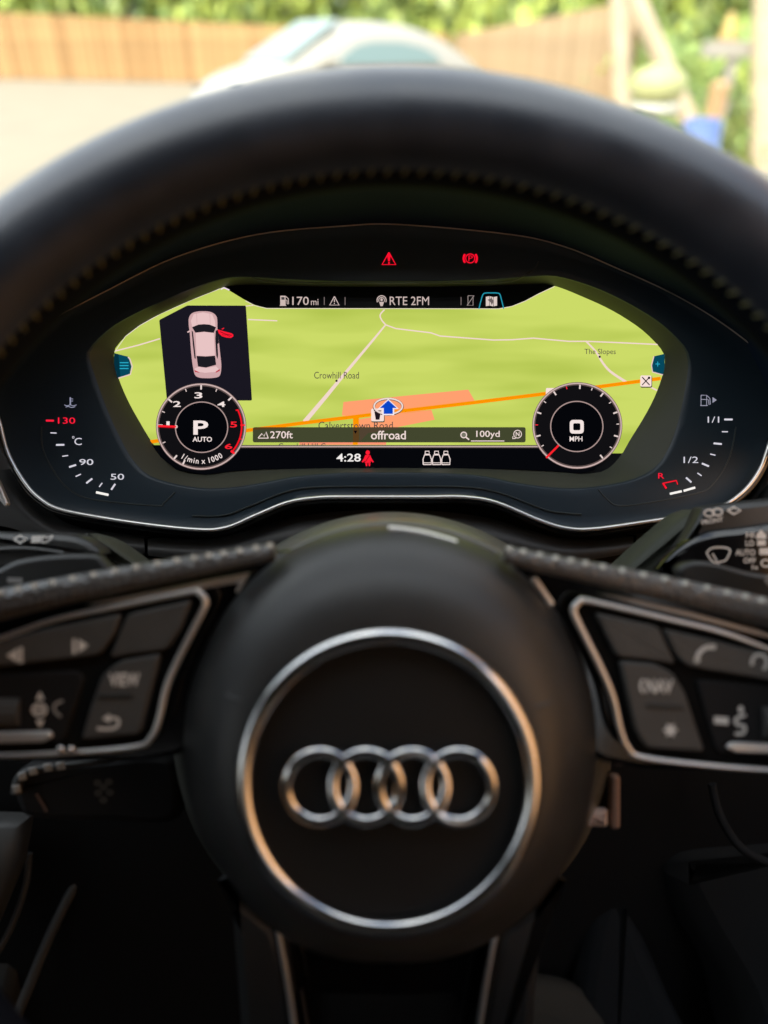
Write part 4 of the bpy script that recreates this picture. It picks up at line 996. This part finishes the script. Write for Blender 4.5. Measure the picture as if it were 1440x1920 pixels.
# emblem: four interlocked rings
em = None
for k in range(4):
    ex = 600 + 86.7 * k
    pts = []
    for i in range(64):
        a_ = 2 * math.pi * i / 64
        weave = .0006 * math.sin(2 * a_) * (1 if k % 2 else -1)
        pts.append(C(ex + 62.5 * math.cos(a_), 1475 + 65 * math.sin(a_), DH - .0021 + weave))
    tube('emblem_ring', pts, .0020, chrome, sw, 16, closed=True, flat=.8)
# glossy collar behind the hub that mirrors the map
cc = C(735, 1372, .31)
loops = []
for rr_, dd in ((392, .288), (398, .292), (404, .30), (410, .312), (414, .33), (414, .345)):
    loops.append([C(736 + rr_ * math.cos(a_), 1374 + rr_ * math.sin(a_) * 1.0, dd) for a_ in hpts])
loft('hub_collar', [list(reversed(L)) for L in loops], surf('collar_plastic', (0.13, 0.13, 0.11), 0.3), sw, angle=80, cap0=True)
tube('collar_glint_trim', cpx([(728, 991), (760, 994), (800, 1001), (856, 1017)], .272), .0010, trim_silver, sw, 8)  # sky reflection on the glossy edge, built as a silver strip
tube('collar_glint_trim', cpx([(1000, 1086), (1012, 1102), (1034, 1134)], .272), .0013, satin, sw, 8)

# spokes
def spoke(side):
    X = (lambda x: x) if side < 0 else (lambda x: 1461 - x)
    dy = (lambda x: 0) if side < 0 else (lambda x: (0.03 * (450 - x) + 8))
    P = lambda pts: [(X(x), y + dy(x)) for x, y in pts]
    plate('spoke', [(p[0], p[1]) for p in P([(560, 1030), (480, 1040), (300, 1075), (-120, 1150), (-330, 1200), (-330, 1400), (-120, 1430), (260, 1432), (330, 1420), (400, 1380), (560, 1400)])], .277, .02, gloss_black, sw, .003)
    # leather wrapped upper edge
    mid = cpx([(p[0], p[1]) for p in P([(516, 1034), (430, 1050), (340, 1066), (220, 1088), (100, 1112), (0, 1134), (-130, 1165), (-300, 1215)])], .268, 10)
    tube('leather_edge', mid, lambda f: .0030 + .0036 * f, leather_grain, sw, 18, flat=1.2, power=.8)
    sp_ = bpy.data.meshes.new('stitch'); V, Fc = join([box(-.0009, .0009, -.0008, .0008, -.0004, .0009)]); sp_.from_pydata(V, [], Fc); sp_.materials.append(thread_grey)
    n_ = len(mid)
    for i in range(18):
        f = .02 + i * .045; k = f * (n_ - 1); a_ = mid[int(k)].lerp(mid[min(n_ - 1, int(k) + 1)], k % 1); rr_ = .0030 + .0036 * f
        o = bpy.data.objects.new('stitch', sp_); sc.collection.objects.link(o); o.parent = sw
        o.location = a_ + Vector((0, rr_ * .72, rr_ * .85)) - anchor[sw.name]; o.rotation_euler = (R(-35), 0, R(14 * -side * -1))
    # ribs of gathered leather, lower row
    rb = bpy.data.meshes.new('leather_pleat'); V, Fc = join([box(-.0008, .0008, -.0016, .0016, -.0005, .0005)]); rb.from_pydata(V, [], Fc); rb.materials.append(leather_grain)
    for i in range(46):
        f = .03 + i * .0195; k = f * (n_ - 1); a_ = mid[int(k)].lerp(mid[min(n_ - 1, int(k) + 1)], k % 1); rr_ = .0030 + .0036 * f
        o = bpy.data.objects.new('leather_pleat', rb); sc.collection.objects.link(o); o.parent = sw
        o.location = a_ + Vector((0, -rr_ * .45, rr_ * 1.07)) - anchor[sw.name]; o.rotation_euler = (R(18), 0, R(20 * side)); o.scale = (1, .6 + f, 1)
    # upper silver blade
    if side < 0:
        plate('silver_blade', [(468, 1074), (462, 1084), (446, 1112), (441, 1110), (450, 1092), (400, 1100), (300, 1118), (180, 1134), (160, 1134), (300, 1106), (400, 1086)], .268, .002, satin, sw, .0004)
    else:
        plate('silver_blade', [(1120, 1112), (1200, 1124), (1300, 1148), (1460, 1192), (1460, 1202), (1300, 1160), (1200, 1136)], .268, .002, brushed_dark, sw, .0004)
    # pod
    out = P([(-120, 1232), (-10, 1200), (100, 1163), (200, 1141), (355, 1110), (374, 1112), (385, 1126), (380, 1146), (335, 1235), (312, 1290), (298, 1350), (284, 1382), (255, 1400), (120, 1412), (0, 1417), (-120, 1420)])
    if side > 0: out = [(x, y + 6) for x, y in out]
    so_ = sp2([(p[0], p[1]) for p in out], 5)
    pod = plate('button_panel', so_, .270, .008, deep_black, sw, .001)
    tube('panel_frame', [C(x, y, .2675) for x, y in so_], lambda f: .0009 + .0004 * math.sin(math.pi * f) ** 2, trim_silver, sw, 10)
    return P
PL = spoke(-1); PR = spoke(1)

def btn(pts, name='button', d=.2665, mat=None, r=10): return plate(name, rounded(pts, r), d, .004, mat or button_black, sw, .0008)
DG = .2662
# left pod
b1 = btn([(-60, 1216), (100, 1177), (226, 1152), (214, 1190), (185, 1228), (0, 1250), (-60, 1256)], 'track_button')
sheet('track_symbol', [[(12, 1229), (33, 1215), (34, 1243)], [(36, 1214), (43, 1213), (43, 1243), (36, 1243)]], DG, print_white, b1)
sheet('track_symbol', [[(166, 1210), (147, 1198), (147, 1224)], [(136, 1198), (142, 1198), (142, 1226), (136, 1226)]], DG, print_white, b1)
btn([(238, 1152), (358, 1126), (338, 1180), (312, 1219), (250, 1226), (204, 1234)], 'blank_button')
b3 = btn([(222, 1240), (300, 1227), (283, 1290), (262, 1376), (152, 1387), (168, 1330), (190, 1268)], 'view_button')
text('VIEW', (204, 1262, 262, 1287), DG, print_white, b3, bold=.03, rot=1)
plate('grip_bar', rounded([(182, 1302), (248, 1300), (248, 1309), (182, 1311)], 3), .2658, .001, soft_black, b3, .0003)
sheet('back_symbol', stroke_poly(sp2([(182, 1366), (205, 1367), (220, 1362), (222, 1350), (212, 1346), (200, 1347)], 4), 5) + [[(192, 1347), (206, 1338), (206, 1356)]], DG, print_white, b3)
b4 = plate('roller_well', rounded([(-60, 1268), (140, 1257), (158, 1270), (150, 1300), (118, 1392), (-60, 1404)], 14), .2685, .003, matte_black, sw, .0008)
def roller(u0, u1, v0, v1, par):
    n = 26; V, Fc = [], []
    a_, b_ = C(u0, (v0 + v1) / 2, .271), C(u1, (v0 + v1) / 2, .271); r_ = (v1 - v0) / 2 * .271 / F
    for p in (a_, b_):
        for k in range(n * 2):
            f = math.pi * k / n; q = r_ * (1 if k % 4 < 2 else .95); V.append(p + Vector((0, q * math.cos(f), q * math.sin(f))))
    for k in range(2 * n): Fc.append((k, (k + 1) % (2 * n), 2 * n + (k + 1) % (2 * n), 2 * n + k))
    Fc += [tuple(reversed(range(2 * n))), tuple(range(2 * n, 4 * n))]
    return mesh('roller', V, Fc, button_black, par, smooth=False)
roller(-70, 44, 1302, 1362, b4)
plate('roller_trim', rounded([(-70, 1376), (92, 1372), (98, 1382), (80, 1392), (-70, 1396)], 5), .267, .002, satin, b4, .0006)
sheet('select_symbol', [[(75, 1296), (83, 1312), (67, 1312)], [(75, 1366), (83, 1350), (67, 1350)]] + ring_poly(74, 1331, 15, 13, 4, 20), .2680, print_white, b4); text('OK', (64, 1324, 86, 1338), .2680, print_white, b4, bold=.04)
stroke('call_symbol', sp2([(118, 1314), (104, 1320), (102, 1332), (114, 1344)], 4), 5, .2680, print_grey, b4)
# right pod
b1 = btn([(1245, 1180), (1330, 1199), (1500, 1242), (1500, 1285), (1330, 1257), (1290, 1250), (1268, 1228)], 'phone_button')
sheet('phone_symbol', stroke_poly(sp2([(1306, 1240), (1310, 1226), (1322, 1215), (1340, 1212)], 5), 8) + [ell(1307, 1238, 6, 5, 12), ell(1337, 1213, 6, 5, 12)], DG, print_white, b1)
sheet('star_symbol', ring_poly(1424, 1242, 17, 18, 6, 20, -60, 200), DG, print_white, b1)
btn([(1118, 1150), (1236, 1176), (1268, 1246), (1218, 1238), (1158, 1232)], 'blank_button')
b3 = btn([(1163, 1240), (1230, 1246), (1262, 1262), (1285, 1300), (1322, 1410), (1212, 1402), (1192, 1370)], 'navigation_button')
text('NAV', (1212, 1274, 1262, 1300), DG, print_white, b3, bold=.03, rot=-2); sheet('navigation_symbol', ring_poly(1212, 1286, 13, 16, 4.5, 14, 120, 240), DG, print_white, b3)
plate('grip_bar', rounded([(1214, 1319), (1282, 1323), (1282, 1332), (1214, 1328)], 3), .2658, .001, soft_black, b3, .0003)
star = []
for k in range(12):
    r_ = 15 if k % 2 == 0 else 8; star.append((1257 + r_ * math.cos(k * math.pi / 6), 1369 + r_ * math.sin(k * math.pi / 6)))
sheet('favourite_symbol', [star], DG, print_white, b3)
b4 = plate('roller_well', rounded([(1306, 1275), (1330, 1276), (1500, 1290), (1500, 1424), (1345, 1412), (1325, 1350)], 14), .2685, .003, matte_black, sw, .0008)
roller(1422, 1530, 1318, 1384, b4)
plate('roller_trim', rounded([(1372, 1393), (1500, 1398), (1500, 1416), (1380, 1411), (1362, 1402)], 5), .267, .002, satin, b4, .0006)
sheet('volume_symbol', [[(1339, 1343), (1366, 1345), (1366, 1359), (1339, 1357)], ell(1389, 1330, 5, 7, 12)] + stroke_poly(sp2([(1398, 1340), (1380, 1348), (1382, 1358), (1396, 1362), (1394, 1374), (1378, 1376)], 4), 6), .2680, print_white, b4)
# small pair of pearls on lower frame left
for x in (114, 134):
    VV, FF = [], []
    cpt = C(x, 1404, .2655)
    for j in range(7):
        la = math.pi * j / 6
        for k in range(12):
            f = 2 * math.pi * k / 12; VV.append(cpt + Vector((math.sin(la) * math.cos(f), math.sin(la) * math.sin(f), math.cos(la))) * .0014)
    for j in range(6):
        for k in range(12): FF.append((j * 12 + k, j * 12 + (k + 1) % 12, (j + 1) * 12 + (k + 1) % 12, (j + 1) * 12 + k))
    mesh('frame_stud', VV, FF, chrome, sw)
# lower spoke
def leg(px, name='lower_spoke'): return plate(name, sp2(px + [px[0]], 1), .284, .02, hub_black, sw, .004)
leg([(425, 1640), (470, 1700), (520, 1740), (535, 1790), (560, 1960), (575, 2100), (455, 2100), (448, 1920), (436, 1760)])
leg([(1046, 1640), (995, 1705), (938, 1745), (925, 1790), (893, 1960), (880, 2100), (990, 2100), (1003, 1920), (1020, 1740)])
plate('lower_spoke_inlay', [(515, 1720), (945, 1720), (880, 2100), (575, 2100)], .294, .01, gloss_black, sw, .001)
tube('spoke_strip', cpx([(522, 1746), (532, 1800), (545, 1880), (562, 2000), (575, 2100)], .2835), .0013, satin, sw, 8)
tube('spoke_strip', cpx([(930, 1746), (919, 1800), (905, 1880), (888, 2000), (876, 2100)], .2835), .0013, satin, sw, 8)
tube('spoke_strip', cpx([(564, 1855), (572, 1900), (590, 2000)], .290), .0008, brushed_dark, sw, 8)
text('SRS AIRBAG', (655, 1770, 806, 1784), .2745, surf('faint_emboss', (0.05, 0.05, 0.05), .6), sw, 'embossed_lettering', bold=.02)
# paddles
pdl = plate('shift_paddle', sp2([(-60, 1082), (-10, 1070), (30, 1052), (90, 1042), (170, 1040), (192, 1052), (200, 1078), (120, 1130), (-60, 1160), (-60, 1082)], 4), .292, .006, soft_black, sw, .0015)
sheet('minus_symbol', [[(14, 1083), (42, 1084), (42, 1093), (14, 1092)]], .2918, print_grey, pdl)
pdr = plate('shift_paddle', sp2([(1282, 1098), (1272, 1070), (1290, 1056), (1330, 1054), (1400, 1072), (1500, 1098), (1500, 1180), (1380, 1150), (1282, 1098)], 4), .292, .006, soft_black, sw, .0015)
sheet('plus_symbol', [[(1434, 1084), (1452, 1084), (1452, 1092), (1434, 1092)], [(1439, 1078), (1447, 1078), (1447, 1098), (1439, 1098)]], .2918, print_grey, pdr)

# ================================================================== COLUMN, STALKS, LEVER
col = thing('steering_column', 'black steering column cover behind the wheel hub', 'steering column', C(735, 1300, .40))
loops = []
for k, (dd, s_) in enumerate(((.318, .86), (.322, .93), (.332, .98), (.36, 1.02), (.42, 1.08))):
    loops.append([C(735 + 330 * s_ * math.cos(a_), 1330 + (330 if math.sin(a_) < 0 else 260) * s_ * math.sin(a_), dd) for a_ in hpts])
loft('column_cover', [list(reversed(L)) for L in loops], soft_black, col, angle=80, cap0=True)

ls = thing('indicator_stalk', 'left hand indicator and headlamp stalk with pale symbols', 'stalk', C(150, 1030, .335))
stalk_m = surf('stalk_plastic', (0.034, 0.035, 0.034), 0.38, bump=0.15, bscale=2000)
plate('stalk_face', sp2([(-80, 995), (0, 999), (80, 999), (140, 1004), (175, 1022), (185, 1045), (100, 1062), (-80, 1070), (-80, 995)], 4), .322, .012, stalk_m, ls, .003)
tube('stalk_edge', cpx([(-70, 1040), (0, 1031), (60, 1030), (120, 1038)], .3205), .0012, stalk_m, ls, 8)
plate('stalk_arm', sp2([(150, 1002), (200, 1018), (260, 1060), (330, 1110), (200, 1110), (160, 1060), (150, 1002)], 4), .335, .02, bezel_black, ls, .004)
sheet('indicator_symbol', stroke_poly([(26, 1011), (38, 1004), (50, 1011), (38, 1018), (26, 1011), (28, 1010)], 4), .3215, print_white, ls)
sheet('headlamp_symbol', [[(60, 1005), (78, 1004), (76, 1017), (58, 1018)]] + stroke_poly(sp2([(80, 1005), (90, 1008), (99, 1004), (94, 1012), (84, 1017), (79, 1016), (80, 1005)], 3), 3), .3215, print_white, ls)
rs = thing('wiper_stalk', 'right hand wiper stalk with wiper symbol and speed settings', 'stalk', C(1300, 1050, .335))
plate('stalk_arm', sp2([(1318, 955), (1285, 968), (1240, 1005), (1190, 1050), (1140, 1110), (1290, 1110), (1340, 1050), (1350, 990), (1318, 955)], 4), .332, .022, bezel_black, rs, .005)
plate('stalk_face', sp2([(1320, 952), (1380, 942), (1520, 938), (1520, 1020), (1400, 1010), (1320, 1030), (1262, 1052), (1300, 990), (1320, 952)], 4), .322, .012, stalk_m, rs, .003)
plate('control_face', sp2([(1235, 1068), (1270, 1030), (1320, 1000), (1380, 990), (1520, 985), (1520, 1110), (1320, 1110), (1235, 1068)], 4), .3185, .008, gloss_black, rs, .003)
DS = .3183
sheet('wiper_symbol', stroke_poly(sp2([(1325, 1036), (1334, 1028), (1350, 1026), (1364, 1028), (1369, 1034), (1361, 1050), (1352, 1053), (1342, 1055), (1333, 1050), (1325, 1036)], 3), 3.4) + stroke_poly([(1336, 1038), (1348, 1058)], 3.2), DS, print_white, rs)
for s_, b_ in (('HI', (1399, 998, 1414, 1008)), ('LO', (1398, 1013, 1414, 1024)), ('AUTO', (1379, 1030, 1416, 1042)), ('OFF', (1394, 1046, 1417, 1056)), ('1x', (1410, 1059, 1422, 1068))): text(s_, b_, DS, print_white, rs, bold=.02)
sheet('speed_symbol', [[(1418, 1003), (1427, 993), (1436, 1003), (1436, 1010), (1418, 1010)], [(1420, 1013), (1435, 1013), (1435, 1023), (1420, 1023)], [(1424, 1028), (1450, 1028), (1450, 1040), (1424, 1040)]] + ring_poly(1436, 1056, 10, 8, 3, 16), DS, print_white, rs)
sheet('washer_symbol', ring_poly(1330, 962, 11, 8, 3.4, 18) + ring_poly(1345, 960, 11, 8, 3.4, 18), .3208, print_white, rs); text('FRONT', (1315, 972, 1356, 981), .3208, print_white, rs, bold=.03, rot=9)
sheet('washer_symbol', stroke_poly([(1364, 957), (1376, 951), (1389, 957), (1376, 964), (1364, 957), (1366, 956)], 3.6), .3208, print_white, rs)

cr = thing('cruise_control_stalk', 'short black cruise control stalk below the left buttons', 'stalk', C(200, 1450, .34))
plate('stalk_body', sp2([(20, 1480), (24, 1456), (45, 1440), (100, 1428), (200, 1420), (275, 1412), (330, 1430), (330, 1540), (200, 1545), (60, 1540), (30, 1515), (20, 1480)], 4), .318, .02, matte_black, cr, .004)
tube('stalk_ridge', cpx([(32, 1486), (36, 1462), (58, 1446), (120, 1436), (200, 1426), (268, 1414)], .3165), lambda f: .0026 - .0018 * f, stalk_m, cr, 10)
for (x, y, q) in ((30, 1480, 70), (40, 1457, 45), (60, 1447, 20), (88, 1440, 12), (112, 1437, 8)):
    plate('ridge_notch', [(x - 8, y - 6), (x + 6, y - 8), (x + 9, y + 6), (x - 5, y + 8)], .3135, .001, print_grey, cr, .0003)
sheet('cruise_symbol', [ell(x, y, 8, 7, 12) for x, y in ((183, 1468), (204, 1466), (184, 1487), (206, 1486), (194, 1500), (194, 1476))], .3174, surf('dim_print', (.08, .075, .065), .6), cr)
stroke('setting_mark', [(68, 1488), (88, 1522)], 7, .3174, surf('dim_orange_print', (.12, .07, .05), .6), cr)

lv = thing('trim_bracket', 'small bronze coloured square metal bracket right of the wheel hub', 'bracket', C(1130, 1500, .31))
br = surf('bronze_metal', (0.95, 0.76, 0.68), 0.55, metal=0.2)
plate('upright', rounded([(1146, 1456), (1164, 1456), (1164, 1556), (1146, 1556)], 7), .305, .004, surf('dull_bronze', (0.45, 0.30, 0.24), 0.5, metal=0.3), lv, .0012)
plate('foot', rounded([(1090, 1520), (1142, 1520), (1142, 1554), (1086, 1554)], 6), .3035, .004, br, lv, .0022)
plate('inner_tab', rounded([(1096, 1456), (1130, 1456), (1128, 1490), (1096, 1490)], 4), .309, .003, br, lv, .0008)
plate('back', rounded([(1080, 1450), (1164, 1450), (1164, 1540), (1080, 1540)], 4), .314, .003, deep_black, lv, .0005)

# ================================================================== LOWER CABIN: console, knee panel, footwell
strip_m = surf('strip_grey_plastic', (0.07, 0.07, 0.068), 0.45)
kp = thing('centre_console', 'dark grey console and trim strips at the lower left', 'console', C(0, 1800, .6))
def slab(name, px, d, mat, par, bev_=.004, th=.02): return plate(name, px, d, th, mat, par, bev_)
slab('console_side', [(-200, 1540), (36, 1548), (20, 1640), (-30, 1760), (-200, 1900)], .46, strip_m, kp, .01)
tube('trim_strip', cpx([(55, 1600), (48, 1660), (20, 1740), (-20, 1810)], .50), .0022, strip_m, kp, 8)
tube('trim_strip', cpx([(150, 1640), (100, 1740), (50, 1860), (10, 1960)], .52), .0035, strip_m, kp, 8)
slab('console_wall', [(-300, 1700), (60, 1720), (20, 1900), (-40, 2060), (-300, 2060)], .545, soft_black, kp, .01)
kr = thing('footwell_lining', 'dark carpeted footwell lining at the lower right', 'footwell lining', C(1300, 1800, .6))
slab('lining_panel', sp2([(1240, 1640), (1300, 1760), (1370, 1880), (1440, 2060), (1700, 2060), (1700, 1560), (1380, 1560), (1270, 1590), (1240, 1640)], 4), .50, surf('panel_grey', (0.009, 0.0095, 0.0095), 0.85, spec=0.12, bump=.4, bscale=900), kr, .02, .05)
slab('lining_panel', sp2([(1160, 1640), (1200, 1740), (1260, 1880), (1330, 2060), (1100, 2060), (1100, 1800), (1130, 1680), (1160, 1640)], 4), .525, carpet, kr, .01, .05)
tube('trim_strip', cpx([(1335, 1470), (1350, 1530), (1390, 1590), (1450, 1620), (1500, 1625)], .46), .0026, carpet, kr, 8)
fm = thing('floor_mat', 'black floor mat hump seen right of the lower spoke', 'floor mat', C(1040, 1960, .55))
loops = []
for f, dz in ((1, .03), (.97, .012), (.85, .003), (.5, 0), (.02, 0)):
    loops.append([C(1000 + 175 * f * math.cos(a_), 1990 + 165 * f * math.sin(a_), .52 + dz) for a_ in hpts])
loft('mat_hump', loops, cloth, fm, cap1=True, angle=80)
